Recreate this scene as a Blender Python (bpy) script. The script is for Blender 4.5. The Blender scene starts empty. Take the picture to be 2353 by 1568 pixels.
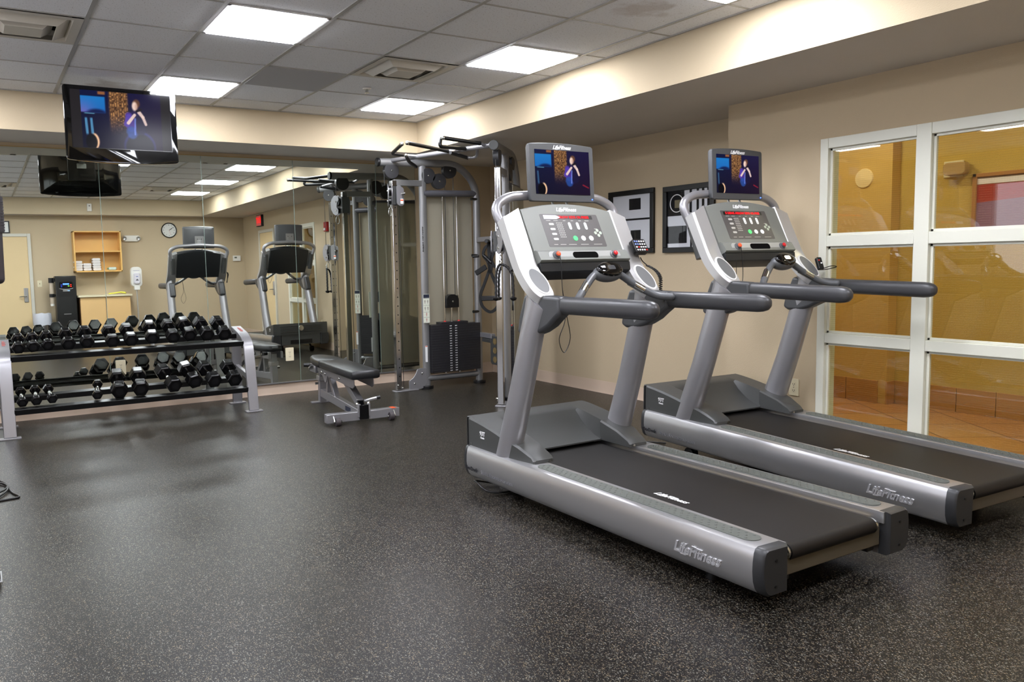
# Hotel fitness room
import bpy, math, random
from mathutils import Vector as V, Matrix as M, Euler
random.seed(7)
COL = bpy.context.scene.collection
PI = math.pi
sin, cos = math.sin, math.cos
D = 2.9415          # mirror wall plane
ZS, ZC = 2.412, 2.712   # soffit and ceiling heights
GR, GY = .6096, .6117   # ceiling grid

# ---------------------------------------------------------------- materials
def lin(c):
    if isinstance(c, str): c = tuple(int(c[i:i+2], 16)/255 for i in (0, 2, 4))
    return tuple((x/12.92 if x <= .04045 else ((x+.055)/1.055)**2.4) for x in c)
MATS = {}
def mat(name, col='808080', rough=.5, metal=0, spec=.5, bump=None, emit=None, es=1, coat=0, var=None):
    if name in MATS: return MATS[name]
    m = bpy.data.materials.new(name); m.use_nodes = True
    nt = m.node_tree; b = nt.nodes['Principled BSDF']
    b.inputs['Base Color'].default_value = (*lin(col), 1)
    b.inputs['Roughness'].default_value = rough; b.inputs['Metallic'].default_value = metal
    b.inputs['Specular IOR Level'].default_value = spec
    if coat: b.inputs['Coat Weight'].default_value = coat; b.inputs['Coat Roughness'].default_value = .1
    if emit: b.inputs['Emission Color'].default_value = (*lin(emit), 1); b.inputs['Emission Strength'].default_value = es
    tc = nt.nodes.new('ShaderNodeTexCoord')
    if var:   # (scale, amount): fine tonal variation of the surface itself
        n = nt.nodes.new('ShaderNodeTexNoise'); n.inputs['Scale'].default_value = var[0]; n.inputs['Detail'].default_value = 4
        nt.links.new(tc.outputs['Object'], n.inputs['Vector'])
        mp = nt.nodes.new('ShaderNodeMapRange'); mp.inputs[3].default_value = 1-var[1]; mp.inputs[4].default_value = 1+var[1]
        nt.links.new(n.outputs['Fac'], mp.inputs[0])
        mx = nt.nodes.new('ShaderNodeMix'); mx.data_type = 'RGBA'; mx.blend_type = 'MULTIPLY'; mx.inputs[0].default_value = 1
        mx.inputs[6].default_value = (*lin(col), 1); nt.links.new(mp.outputs[0], mx.inputs[7])
        nt.links.new(mx.outputs[2], b.inputs['Base Color'])
    if bump:  # (scale, strength, distance)
        n = nt.nodes.new('ShaderNodeTexNoise'); n.inputs['Scale'].default_value = bump[0]; n.inputs['Detail'].default_value = 3
        nt.links.new(tc.outputs['Object'], n.inputs['Vector'])
        bp = nt.nodes.new('ShaderNodeBump'); bp.inputs['Strength'].default_value = bump[1]; bp.inputs['Distance'].default_value = bump[2]
        nt.links.new(n.outputs['Fac'], bp.inputs['Height']); nt.links.new(bp.outputs[0], b.inputs['Normal'])
    MATS[name] = m; return m
def nodes(name):
    m = bpy.data.materials.new(name); m.use_nodes = True; MATS[name] = m
    return m, m.node_tree, m.node_tree.nodes['Principled BSDF']
def emis(name, col, s):
    if name in MATS: return MATS[name]
    m = bpy.data.materials.new(name); m.use_nodes = True; nt = m.node_tree; nt.nodes.clear()
    e = nt.nodes.new('ShaderNodeEmission'); e.inputs[0].default_value = (*lin(col), 1); e.inputs[1].default_value = s
    o = nt.nodes.new('ShaderNodeOutputMaterial'); nt.links.new(e.outputs[0], o.inputs[0]); MATS[name] = m; return m
def mth(nt, op, a, b=None, c=None):
    n = nt.nodes.new('ShaderNodeMath'); n.operation = op
    for i, x in enumerate((a, b, c)):
        if x is None: continue
        if isinstance(x, (int, float)): n.inputs[i].default_value = x
        else: nt.links.new(x, n.inputs[i])
    return n.outputs[0]

# ---------------------------------------------------------------- mesh collector
class G:
    def __init__(s): s.v = []; s.f = []; s.m = []; s.k = 0
    def mat(s, k): s.k = k; return s
    def add(s, vs, fs, T=None):
        o = len(s.v)
        s.v += [tuple(T @ V(p)) if T else tuple(p) for p in vs]
        s.f += [[i+o for i in f] for f in fs]; s.m += [s.k]*len(fs); return s
    def box(s, x0, x1, y0, y1, z0, z1, T=None):
        vs = [(x, y, z) for z in (z0, z1) for y in (y0, y1) for x in (x0, x1)]
        return s.add(vs, [(0,2,3,1),(4,5,7,6),(0,1,5,4),(2,6,7,3),(0,4,6,2),(1,3,7,5)], T)
    def bar(s, p0, p1, w, h, up=(0,0,1)):      # box beam between two points
        p0, p1 = V(p0), V(p1); d = (p1-p0); L = d.length; d.normalize()
        x = d.cross(V(up)).normalized(); z = x.cross(d)
        T = M((( x.x, d.x, z.x, p0.x),(x.y, d.y, z.y, p0.y),(x.z, d.z, z.z, p0.z),(0,0,0,1)))
        return s.box(-w/2, w/2, 0, L, -h/2, h/2, T)
    def loft(s, rings, caps=True, close=False, T=None):
        n = len(rings[0]); vs = [p for r in rings for p in r]; fs = []
        R = len(rings)
        for i in range(R if close else R-1):
            for j in range(n):
                a, b = i*n+j, i*n+(j+1) % n; c, d = ((i+1) % R)*n+(j+1) % n, ((i+1) % R)*n+j
                fs.append((a, b, c, d))
        if caps and not close: fs += [tuple(range(n-1, -1, -1)), tuple(range((R-1)*n, R*n))]
        return s.add(vs, fs, T)
    def tube(s, pts, r, n=12, ry=None, close=False, up=(0,0,1), caps=True, T=None, sq=False):
        pts = [V(p) for p in pts]; R = len(pts); rings = []
        prev = None
        for i, p in enumerate(pts):
            if close: d = pts[(i+1) % R]-pts[i-1]
            else: d = pts[min(i+1, R-1)]-pts[max(i-1, 0)]
            d.normalize()
            if prev is None:
                u = V(up); 
                if abs(d.dot(u)) > .95: u = V((1,0,0)) if abs(d.x) < .9 else V((0,1,0))
                x = d.cross(u).normalized()
            else:
                x = (prev-d*prev.dot(d)).normalized()
            prev = x; y = x.cross(d)
            rr = r[i] if isinstance(r, (list, tuple)) else r
            r2 = (ry[i] if isinstance(ry, (list, tuple)) else ry) if ry is not None else rr
            if sq: ring = [p+x*rr*a+y*r2*b for a, b in ((-1,-1),(1,-1),(1,1),(-1,1))]
            else: ring = [p+x*rr*cos(2*PI*j/n)+y*r2*sin(2*PI*j/n) for j in range(n)]
            rings.append(ring)
        return s.loft(rings, caps, close, T)
    def cyl(s, p0, p1, r, r1=None, n=20, T=None):
        return s.tube([p0, p1], [r, r if r1 is None else r1], n, T=T)
    def prism(s, poly, axis, a, b, T=None):    # polygon in the plane normal to axis, extruded a..b
        def P(u, w, t): return {'x': (t, u, w), 'y': (u, t, w), 'z': (u, w, t)}[axis]
        return s.loft([[P(u, w, a) for u, w in poly], [P(u, w, b) for u, w in poly]], T=T)
    def ball(s, c, r, n=16, T=None):
        r = (r, r, r) if isinstance(r, (int, float)) else r; h = n//2; vs = []; fs = []
        vs.append((c[0], c[1], c[2]-r[2]))
        for i in range(1, h):
            a = -PI/2+PI*i/h
            for j in range(n): b = 2*PI*j/n; vs.append((c[0]+r[0]*cos(a)*cos(b), c[1]+r[1]*cos(a)*sin(b), c[2]+r[2]*sin(a)))
        vs.append((c[0], c[1], c[2]+r[2]))
        for j in range(n):
            fs.append((0, 1+(j+1) % n, 1+j)); fs.append((len(vs)-1, 1+(h-2)*n+j, 1+(h-2)*n+(j+1) % n))
            for i in range(h-2): a = 1+i*n; fs.append((a+j, a+(j+1) % n, a+n+(j+1) % n, a+n+j))
        return s.add(vs, fs, T)
    def lathe(s, prof, c=(0,0,0), n=24, T=None, caps=True):   # prof [(r,z)] about the z axis
        return s.loft([[(c[0]+r*cos(2*PI*j/n), c[1]+r*sin(2*PI*j/n), c[2]+z) for j in range(n)] for r, z in prof], caps=caps, T=T)
    def poly(s, pts, T=None): return s.add(pts, [tuple(range(len(pts)))], T)
    def text(s, body, size, T, depth=.001, shear=0, align='CENTER', bold=0, sx=1, line=1):
        c = bpy.data.curves.new('t', 'FONT'); c.body = body; c.size = size; c.extrude = depth; c.shear = shear
        c.align_x = align; c.align_y = 'CENTER'; c.resolution_u = 2; c.offset = bold; c.space_line = line
        o = bpy.data.objects.new('t', c)
        me = bpy.data.meshes.new_from_object(o)
        S = M.Diagonal((-sx if T.determinant() < 0 else sx, 1, 1, 1))
        s.add([v.co for v in me.vertices], [tuple(p.vertices) for p in me.polygons], T @ S)
        bpy.data.objects.remove(o); bpy.data.curves.remove(c); bpy.data.meshes.remove(me); return s
    def build(s, name, mats, parent=None, bevel=0, ang=35, seg=2, loc=None, recalc=True, **props):
        me = bpy.data.meshes.new(name); me.from_pydata(s.v, [], s.f)
        for m in (mats if isinstance(mats, (list, tuple)) else [mats]): me.materials.append(m)
        me.polygons.foreach_set('material_index', s.m)
        if recalc:
            import bmesh
            bm = bmesh.new(); bm.from_mesh(me); bmesh.ops.recalc_face_normals(bm, faces=bm.faces); bm.to_mesh(me); bm.free()
        me.polygons.foreach_set('use_smooth', [True]*len(me.polygons))
        me.set_sharp_from_angle(angle=math.radians(ang))
        me.update()
        o = bpy.data.objects.new(name, me); COL.objects.link(o)
        if parent: o.parent = parent
        if loc: o.location = loc
        if bevel:
            b = o.modifiers.new('bevel', 'BEVEL'); b.width = bevel; b.segments = seg; b.limit_method = 'ANGLE'; b.angle_limit = .6
            b.harden_normals = False
        for k, v in props.items(): o[k] = v
        return o
def tag(o, label, cat, group=None):
    o['label'] = label; o['category'] = cat
    if group: o['group'] = group
    return o
def thing(name, label, cat, loc=(0,0,0), rz=0, group=None):
    o = bpy.data.objects.new(name, None); COL.objects.link(o); o.empty_display_size = .1
    o.location = loc; o.rotation_euler = (0, 0, rz); return tag(o, label, cat, group)
def struct(g, name, mats, parent=None, **k):
    o = g.build(name, mats, parent, **k); o['kind'] = 'structure'; return o
def rrect(w, h, r, n=4, cx=0, cy=0):
    out = []
    for a, (sx, sy) in enumerate(((1,1),(-1,1),(-1,-1),(1,-1))):
        for i in range(n+1):
            t = PI/2*(a+i/n); out.append((cx+sx*(w/2-r)+r*cos(t), cy+sy*(h/2-r)+r*sin(t)))
    return out
def arc(pts, n=6, frac=.5, r=None):     # round the corners of an open polyline
    pts = [V(p) for p in pts]; out = [pts[0]]
    for i in range(1, len(pts)-1):
        a, b, c = pts[i-1:i+2]; d = (frac*min((b-a).length, (c-b).length)) if r is None else min(r, .49*min((b-a).length, (c-b).length)) 
        p, q = b+(a-b).normalized()*d, b+(c-b).normalized()*d
        out += [p*(1-t)**2+b*2*t*(1-t)+q*t*t for t in [k/n for k in range(n+1)]]
    return out+[pts[-1]]
def smooth(pts, n=6, close=False):      # Catmull-Rom
    pts = [V(p) for p in pts]; N = len(pts); out = []
    for i in range(N if close else N-1):
        g = lambda k: pts[k % N] if close else pts[max(0, min(N-1, k))]
        a, b, c, d = g(i-1), g(i), g(i+1), g(i+2)
        for k in range(n):
            t = k/n; out.append(.5*((2*b)+(c-a)*t+(2*a-5*b+4*c-d)*t*t+(3*b-a-3*c+d)*t**3))
    return out if close else out+[pts[-1]]
def frame(o, x, y, z=None):             # matrix with given origin and axes
    x, y = V(x).normalized(), V(y).normalized(); z = x.cross(y).normalized() if z is None else V(z)
    y = z.cross(x)
    return M(((x.x,y.x,z.x,o[0]),(x.y,y.y,z.y,o[1]),(x.z,y.z,z.z,o[2]),(0,0,0,1)))

# common materials
silver = mat('silver_paint', '9b9a9d', .33, .6, bump=(900, .05, .001))
rail = mat('brushed_aluminium', 'c2c2c4', .29, .85)
chrome = mat('chrome', 'd8d8d8', .08, 1)
steel = mat('bolt_steel', 'c0c0bc', .2, 1)
dkgrey = mat('dark_grey_plastic', '3f403f', .4, 0, .5, bump=(1500, .15, .0005))
midgrey = mat('mid_grey_plastic', '525457', .38, 0, .5, bump=(1500, .15, .0005))
hgrey = mat('handle_rubber', '38383a', .36, 0, .5, bump=(1800, .2, .0005))
panelgrey = mat('console_grey', '72746f', .5, 0, .4, bump=(1500, .1, .0005))
padgrey = mat('step_pad_grey', '4d504b', .75)
black = mat('black_plastic', '0c0c0e', .35)
gloss = mat('gloss_black', '060607', .06, 0, .6)
blackmetal = mat('black_powder_coat', '070708', .3, .0, .5)
rubber = mat('hex_rubber', '040405', .2, 0, .35, bump=(500, .04, .001))
vinyl = mat('black_vinyl', '1b1c1e', .38, 0, .5, bump=(700, .25, .001))
white = mat('white_enamel', 'e4e2dc', .4)
whitep = mat('white_print', 'e8e8e8', .5)
cream = mat('cream_plate', 'd9cfb0', .4)
blackp = mat('black_print', '101010', .5)
redp = mat('red_print', 'c0201c', .5)
navyp = mat('navy_print', '1c2438', .5)
orange = mat('orange_sticker', 'e0551c', .5)
LAMP = 36; EXPO = .22; MT = .35; MY = [0]*9; FILL = 2.6
# ================================================================= setting
def wallmat(name, col):
    return mat(name, col, .75, 0, .25, bump=(170, .35, .004), var=(3, .02))
wallp = wallmat('beige_wall_paint', 'bcab8f')
walls = wallmat('soffit_paint', 'c0b094')
basem = mat('vinyl_baseboard', 'c4af9b', .45)
framem = mat('window_frame_paint', 'd6d6c8', .4)

# speckled rubber floor with faint interlocking seams
m, nt, b = nodes('speckled_rubber_floor'); floor_m = m
geo = nt.nodes.new('ShaderNodeTexCoord')
sep = nt.nodes.new('ShaderNodeSeparateXYZ'); nt.links.new(geo.outputs['Object'], sep.inputs[0])
def flecks(scale, thr, size):
    mp = nt.nodes.new('ShaderNodeMapping'); mp.inputs['Scale'].default_value = (scale, scale*.62, scale); mp.inputs['Rotation'].default_value = (0, 0, scale)
    nt.links.new(geo.outputs['Object'], mp.inputs[0])
    w = nt.nodes.new('ShaderNodeTexNoise'); w.inputs['Scale'].default_value = 2.2; nt.links.new(mp.outputs[0], w.inputs['Vector'])
    add = nt.nodes.new('ShaderNodeVectorMath'); add.operation = 'ADD'; nt.links.new(mp.outputs[0], add.inputs[0]); nt.links.new(w.outputs['Color'], add.inputs[1])
    v = nt.nodes.new('ShaderNodeTexVoronoi'); v.inputs['Scale'].default_value = 1; nt.links.new(add.outputs[0], v.inputs['Vector'])
    s2 = nt.nodes.new('ShaderNodeSeparateColor'); nt.links.new(v.outputs['Color'], s2.inputs[0])
    return mth(nt, 'MULTIPLY', mth(nt, 'GREATER_THAN', s2.outputs[0], thr), mth(nt, 'LESS_THAN', v.outputs['Distance'], size)), s2.outputs[1]
f1, r1 = flecks(200, .78, .40)
f2, r2 = flecks(340, .70, .42)
fl = mth(nt, 'MAXIMUM', f1, f2)
ramp = nt.nodes.new('ShaderNodeValToRGB'); nt.links.new(r1, ramp.inputs[0])
ramp.color_ramp.elements[0].color = (*lin('7f725c'), 1); ramp.color_ramp.elements[1].color = (*lin('82827a'), 1)
e = ramp.color_ramp.elements.new(.5); e.color = (*lin('575147'), 1)
mx = nt.nodes.new('ShaderNodeMix'); mx.data_type = 'RGBA'; mx.inputs[6].default_value = (*lin('0e0c0b'), 1)
nt.links.new(fl, mx.inputs[0]); nt.links.new(ramp.outputs[0], mx.inputs[7])
# jigsaw seams
def seam(a, bb, a0):
    tri = mth(nt, 'PINGPONG', mth(nt, 'MULTIPLY', bb, 1), .04)
    step = mth(nt, 'MULTIPLY', mth(nt, 'GREATER_THAN', tri, .02), .022)
    p = mth(nt, 'PINGPONG', mth(nt, 'SUBTRACT', mth(nt, 'ADD', a, step), a0+.305), .305)
    return mth(nt, 'GREATER_THAN', p, .3038)
sm = mth(nt, 'MAXIMUM', seam(sep.outputs[0], sep.outputs[1], .285), seam(sep.outputs[1], sep.outputs[0], -2.02))
mx2 = nt.nodes.new('ShaderNodeMix'); mx2.data_type = 'RGBA'; mx2.inputs[7].default_value = (.004, .004, .004, 1)
nt.links.new(mth(nt, 'MULTIPLY', sm, .8), mx2.inputs[0]); nt.links.new(mx.outputs[2], mx2.inputs[6]); nt.links.new(mx2.outputs[2], b.inputs['Base Color'])
b.inputs['Roughness'].default_value = .31; b.inputs['Specular IOR Level'].default_value = .15
n = nt.nodes.new('ShaderNodeTexNoise'); n.inputs['Scale'].default_value = 420; nt.links.new(geo.outputs['Object'], n.inputs['Vector'])
bp = nt.nodes.new('ShaderNodeBump'); bp.inputs['Strength'].default_value = .3; bp.inputs['Distance'].default_value = .0015
nt.links.new(n.outputs['Fac'], bp.inputs['Height']); nt.links.new(bp.outputs[0], b.inputs['Normal'])

# acoustic ceiling tile: pitted, with a few water stains
m, nt, b = nodes('acoustic_tile'); tile_m = m
geo = nt.nodes.new('ShaderNodeTexCoord')
mp = nt.nodes.new('ShaderNodeMapping'); mp.inputs['Scale'].default_value = (1, .55, 1); nt.links.new(geo.outputs['Object'], mp.inputs[0])
n = nt.nodes.new('ShaderNodeTexNoise'); n.inputs['Scale'].default_value = 130; n.inputs['Detail'].default_value = 5; n.inputs['Roughness'].default_value = .7; nt.links.new(mp.outputs[0], n.inputs['Vector'])
rp = nt.nodes.new('ShaderNodeValToRGB'); nt.links.new(n.outputs['Fac'], rp.inputs[0])
rp.color_ramp.elements[0].position = .31; rp.color_ramp.elements[0].color = (*lin('9d9a98'), 1)
rp.color_ramp.elements[1].position = .42; rp.color_ramp.elements[1].color = (*lin('eef0f4'), 1)
st = nt.nodes.new('ShaderNodeVectorMath'); st.operation = 'DISTANCE'; nt.links.new(geo.outputs['Object'], st.inputs[0]); st.inputs[1].default_value = (2.72, -1.56, ZC)
st2 = nt.nodes.new('ShaderNodeVectorMath'); st2.operation = 'DISTANCE'; nt.links.new(geo.outputs['Object'], st2.inputs[0]); st2.inputs[1].default_value = (.33, 1.75, ZC)
n3 = nt.nodes.new('ShaderNodeTexNoise'); n3.inputs['Scale'].default_value = 9; nt.links.new(geo.outputs['Object'], n3.inputs['Vector'])
d1 = mth(nt, 'SUBTRACT', mth(nt, 'MULTIPLY', n3.outputs['Fac'], .36), mth(nt, 'MINIMUM', st.outputs['Value'], st2.outputs['Value']))
sf = mth(nt, 'MINIMUM', mth(nt, 'MAXIMUM', mth(nt, 'MULTIPLY', d1, 3.0), 0), .32)
mx = nt.nodes.new('ShaderNodeMix'); mx.data_type = 'RGBA'; nt.links.new(sf, mx.inputs[0]); nt.links.new(rp.outputs[0], mx.inputs[6]); mx.inputs[7].default_value = (*lin('7d5c36'), 1)
nt.links.new(mx.outputs[2], b.inputs['Base Color']); b.inputs['Roughness'].default_value = .95; b.inputs['Specular IOR Level'].default_value = .1
bp = nt.nodes.new('ShaderNodeBump'); bp.inputs['Strength'].default_value = .4; bp.inputs['Distance'].default_value = .002
nt.links.new(n.outputs['Fac'], bp.inputs['Height']); nt.links.new(bp.outputs[0], b.inputs['Normal'])
gridm = mat('ceiling_grid_metal', 'a9a8a4', .45)
smoothtile = mat('smooth_panel', 'adadb0', .7)

XL, YB = -3.3, -5.72      # left wall, back wall
XS, YS = 3.259, 2.2165    # faces of the right and mirror-side soffits
YSB = -5.38               # face of the back soffit
R1, R2, YJ = 4.603, 4.172, -.897
g = G().box(XL-.1, R2+.08, YB-.1, D+.1, -.05, 0).box(R2+.08, R1+.1, YJ-.06, D+.1, -.05, 0); struct(g, 'floor', floor_m)

# ceiling tiles cell by cell, leaving the light and air openings free
LIGHTS = [(i, j) for i in (1, 4, -2) for j in (2, -1, -4, -7)]
VENTS = [(3, 0), (-1, 0), (3, -6), (-1, -6)]
g = G()
for i in range(-6, 6):
    for j in range(-10, 4):
        x0, x1, y0, y1 = max(i*GR, XL), min((i+1)*GR, XS), max(j*GY, YSB), min((j+1)*GY, YS)
        if x1 <= x0 or y1 <= y0 or (i, j) in LIGHTS or (i, j) in VENTS: continue
        g.mat(2 if (i, j) == (2, 1) else 0)
        dz = .008
        if (i, j) == (2, 1):      # a smooth access panel hanging slightly open at one corner
            g.add([(x0+.01, y0+.01, ZC-.002), (x1-.015, y0+.01, ZC-.004), (x1-.03, y1-.02, ZC-.016), (x0+.01, y1-.01, ZC-.006),
                   (x0+.01, y0+.01, ZC+.01), (x1-.015, y0+.01, ZC+.01), (x1-.03, y1-.02, ZC+.0), (x0+.01, y1-.01, ZC+.01)],
                  [(0,1,2,3),(4,7,6,5),(0,4,5,1),(1,5,6,2),(2,6,7,3),(3,7,4,0)])
            g.mat(3).box(x0, x1, y0, y1, ZC+.03, ZC+.04)
        else: g.box(x0, x1, y0, y1, ZC+.004, ZC+.02)
g.mat(1)
for i in range(-5, 6): g.box(i*GR-.012, i*GR+.012, YSB, YS, ZC-.002, ZC+.005)
for j in range(-8, 4):
    for i in range(-6, 6):
        x0, x1 = max(i*GR+.012, XL), min((i+1)*GR-.012, XS)
        if x1 > x0: g.box(x0, x1, j*GY-.006, j*GY+.006, ZC-.0005, ZC+.005)
g.box(XS-.018, XS, YSB, YS, ZC-.003, ZC+.005); g.box(XL, XS, YS-.018, YS, ZC-.003, ZC+.005); g.box(XL, XS, YSB, YSB+.018, ZC-.003, ZC+.005)
g.mat(3).box(XL, XS, YSB, YS, ZC+.32, ZC+.33)
struct(g, 'ceiling', [tile_m, gridm, smoothtile, mat('plenum_dark', '151515', .9)])

# soffits
under = wallmat('soffit_underside_paint', 'c9c2b9')
for b4 in ((XS, R1, YB, D), (XL, XS, YS, D), (XL, XS, YB, YSB)):
    g = G().box(*b4, ZS, ZC+.35); g.m[0] = 1; struct(g, 'ceiling', [walls, under])

# walls
struct(G().box(XL, R1+.1, D, D+.12, 0, ZC), 'wall_mirror_side', wallp)
struct(G().box(R1, R1+.1, YJ, D, 0, ZC), 'wall_right_alcove', wallp)
WY0, WY1, WZ0, WZ1 = -3.035, -1.66, .10, 2.065
WT = .17
g = G().box(R2, R2+WT, WY1, YJ, 0, ZC).box(R2, R2+WT, WY0, WY1, WZ1, ZC).box(R2, R2+WT, WY0, WY1, 0, WZ0)
g.box(R2, R2+WT, -3.72, WY0, 0, ZC).box(R2, R2+WT, -4.62, -3.72, 2.05, ZC).box(R2, R2+WT, YB, -4.62, 0, ZC).box(R2+WT, R1+.1, YJ-.12, YJ, 0, ZC)
struct(g, 'wall_right', wallp)
struct(G().box(XL, R2+.1, YB-.12, YB, 0, ZC), 'wall_back', wallp)
LW = (-4.9, .9, .75, 2.3)
g = G().box(XL-.12, XL, YB, LW[0], 0, ZC).box(XL-.12, XL, LW[1], D, 0, ZC).box(XL-.12, XL, LW[0], LW[1], 0, LW[2]).box(XL-.12, XL, LW[0], LW[1], LW[3], ZC)
struct(g, 'wall_left', wallp)
# added window in the unseen left wall, its glowing sheet gives soft fill light
fill_win = bpy.data.objects.new('fill_window', None); COL.objects.link(fill_win); fill_win['kind'] = 'structure'
g = G()
for q in range(4):
    y = LW[0]+(LW[1]-LW[0])*q/3; g.box(XL-.08, XL-.02, y-.03, y+.03, LW[2], LW[3])
g.box(XL-.08, XL-.02, LW[0], LW[1], LW[2], LW[2]+.05).box(XL-.08, XL-.02, LW[0], LW[1], LW[3]-.05, LW[3])
g.build('window_frame', framem, fill_win)
G().box(XL-.11, XL-.10, LW[0], LW[1], LW[2], LW[3]).build('fill_glow_sheet', emis('fill_glow', 'f2f3ff', FILL), fill_win)
bh = .12
def basep(p0, p1, nrm):    # coved vinyl base along a wall
    p0, p1, nrm = V(p0), V(p1), V(nrm); pr = [(0, 0), (.012, 0), (.006, .02), (.005, bh), (0, bh)]
    return [[(p+nrm*a)[:2]+(z,) for a, z in pr] for p in (p0, p1)]
g = G().loft(basep((XL, D, 0), (R1, D, 0), (0, -1, 0))); struct(g, 'baseboard_mirror_side', basem)
g = G().loft(basep((R1, YJ, 0), (R1, D-.01, 0), (-1, 0, 0))); struct(g, 'baseboard_alcove', basem)
g = G().loft(basep((R2, WY1+.05, 0), (R2, YJ, 0), (-1, 0, 0))).loft(basep((R2, -3.66, 0), (R2, WY0-.05, 0), (-1, 0, 0))).loft(basep((R2, YB, 0), (R2, -4.68, 0), (-1, 0, 0)))
struct(g, 'baseboard_right', basem)
g = G().loft(basep((.28, YB, 0), (R2, YB, 0), (0, 1, 0))); struct(g, 'baseboard_back', basem)

# interior window: white frame, two columns by three rows, wired glass
def glassmat(name, tint, wired, r0=.05):
    m = bpy.data.materials.new(name); m.use_nodes = True; nt = m.node_tree; nt.nodes.clear()
    out = nt.nodes.new('ShaderNodeOutputMaterial'); tr = nt.nodes.new('ShaderNodeBsdfTransparent'); tr.inputs[0].default_value = (*tint, 1)
    gl = nt.nodes.new('ShaderNodeBsdfGlossy'); gl.inputs['Roughness'].default_value = .015
    lw = nt.nodes.new('ShaderNodeLayerWeight'); lw.inputs[0].default_value = .5   # Schlick reflectance of both faces
    mx = nt.nodes.new('ShaderNodeMixShader'); nt.links.new(mth(nt, 'MULTIPLY_ADD', mth(nt, 'POWER', lw.outputs['Facing'], 5), .9 if wired else .3, r0), mx.inputs[0])
    src = tr
    if wired:
        tc = nt.nodes.new('ShaderNodeTexCoord'); sp = nt.nodes.new('ShaderNodeSeparateXYZ'); nt.links.new(tc.outputs['Object'], sp.inputs[0])
        lz = mth(nt, 'GREATER_THAN', mth(nt, 'PINGPONG', sp.outputs[2], .0065), .0057)
        ly = mth(nt, 'GREATER_THAN', mth(nt, 'PINGPONG', sp.outputs[1], .0065), .0060)
        df = nt.nodes.new('ShaderNodeBsdfDiffuse'); df.inputs[0].default_value = (*lin('8f8058'), 1)
        m2 = nt.nodes.new('ShaderNodeMixShader'); nt.links.new(mth(nt, 'MULTIPLY', mth(nt, 'MAXIMUM', lz, mth(nt, 'MULTIPLY', ly, .5)), .13), m2.inputs[0])
        nt.links.new(tr.outputs[0], m2.inputs[1]); nt.links.new(df.outputs[0], m2.inputs[2]); src = m2
    nt.links.new(src.outputs[0], mx.inputs[1]); nt.links.new(gl.outputs[0], mx.inputs[2]); nt.links.new(mx.outputs[0], out.inputs[0])
    MATS[name] = m; return m
gw = glassmat('wired_glass', (.93, .95, .9), True)
win = bpy.data.objects.new('window_1', None); COL.objects.link(win); win['kind'] = 'structure'
cols = [(WY1-.056, -2.285), (-2.372, WY0+.056)]; rows = [(WZ0+.055, .735), (.80, 1.368), (1.438, 2.0)]
g = G(); fx0, fx1 = R2-.014, R2+.05
g.box(fx0, fx1, WY0, WY0+.056, WZ0, WZ1).box(fx0, fx1, WY1-.056, WY1, WZ0, WZ1).box(fx0, fx1, -2.372, -2.285, WZ0, WZ1)
for z0, z1 in ((WZ0, WZ0+.055), (.735, .80), (1.368, 1.438), (2.0, WZ1)):
    g.box(fx0+.002, fx1, WY0+.056, -2.372, z0, z1).box(fx0+.002, fx1, -2.285, WY1-.056, z0, z1)
g.build('window_frame', framem, win, bevel=.003)
for c in cols:
    for r in rows:
        y0, y1 = sorted(c); s = G()
        for a0, a1, b0, b1 in ((y0, y0+.016, r[0], r[1]), (y1-.016, y1, r[0], r[1]), (y0, y1, r[0], r[0]+.016), (y0, y1, r[1]-.016, r[1])):
            s.box(R2+.012, R2+.034, a0, a1, b0, b1)
        s.build('window_stop', framem, win, bevel=.002)
        G().box(R2+.021, R2+.025, y0+.005, y1-.005, r[0]+.005, r[1]-.005).build('window_pane', gw, win)

g = G().box(R2+.051, R2+WT+.004, WY1-.008, WY1, WZ0, WZ1).box(R2+.051, R2+WT+.004, WY0, WY0+.008, WZ0, WZ1).box(R2+.051, R2+WT+.004, WY0, WY1, WZ1-.008, WZ1).box(R2+.051, R2+WT+.004, WY0, WY1, WZ0, WZ0+.008)
struct(g, 'trim_3', mat('reveal_paint', 'c9cdb8', .5))
# corridor beyond the window
cor = wallmat('corridor_ochre_paint', 'c2a556'); pil = mat('corridor_wood_panel', 'caa75e', .45, var=(6, .05))
m, nt, b = nodes('terracotta_tile'); tc = nt.nodes.new('ShaderNodeTexCoord'); br = nt.nodes.new('ShaderNodeTexBrick')
br.offset = 0; br.inputs['Scale'].default_value = 1; br.inputs['Brick Width'].default_value = .45; br.inputs['Row Height'].default_value = .45; br.inputs['Mortar Size'].default_value = .006
br.inputs['Color1'].default_value = (*lin('bc9060'), 1); br.inputs['Color2'].default_value = (*lin('b5804a'), 1); br.inputs['Mortar'].default_value = (*lin('5c3a22'), 1)
mp = nt.nodes.new('ShaderNodeMapping'); mp.inputs['Rotation'].default_value = (0, 0, .6)
nt.links.new(tc.outputs['Object'], mp.inputs[0]); nt.links.new(mp.outputs[0], br.inputs['Vector']); nt.links.new(br.outputs[0], b.inputs['Base Color']); b.inputs['Roughness'].default_value = .3
terra = m
CX = 6.25
struct(G().box(R2+.08, CX+.1, -7.6, YJ-.12, -.05, 0).box(R1+.1, CX+.1, YJ-.12, 1.6, -.05, 0), 'floor', terra)
struct(G().box(CX, CX+.1, -7.5, 1.6, 0, 2.7), 'wall_corridor', cor)
struct(G().box(CX-.12, CX, -.97, 1.6, 0, 2.45), 'wall_corridor_pilaster', pil)
struct(G().box(R1+.1, CX, 1.5, 1.6, 0, 2.7), 'wall_corridor_end', cor)
struct(G().box(R2+WT, CX, -7.6, -7.5, 0, 2.7), 'wall_corridor_rear', cor)
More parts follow.
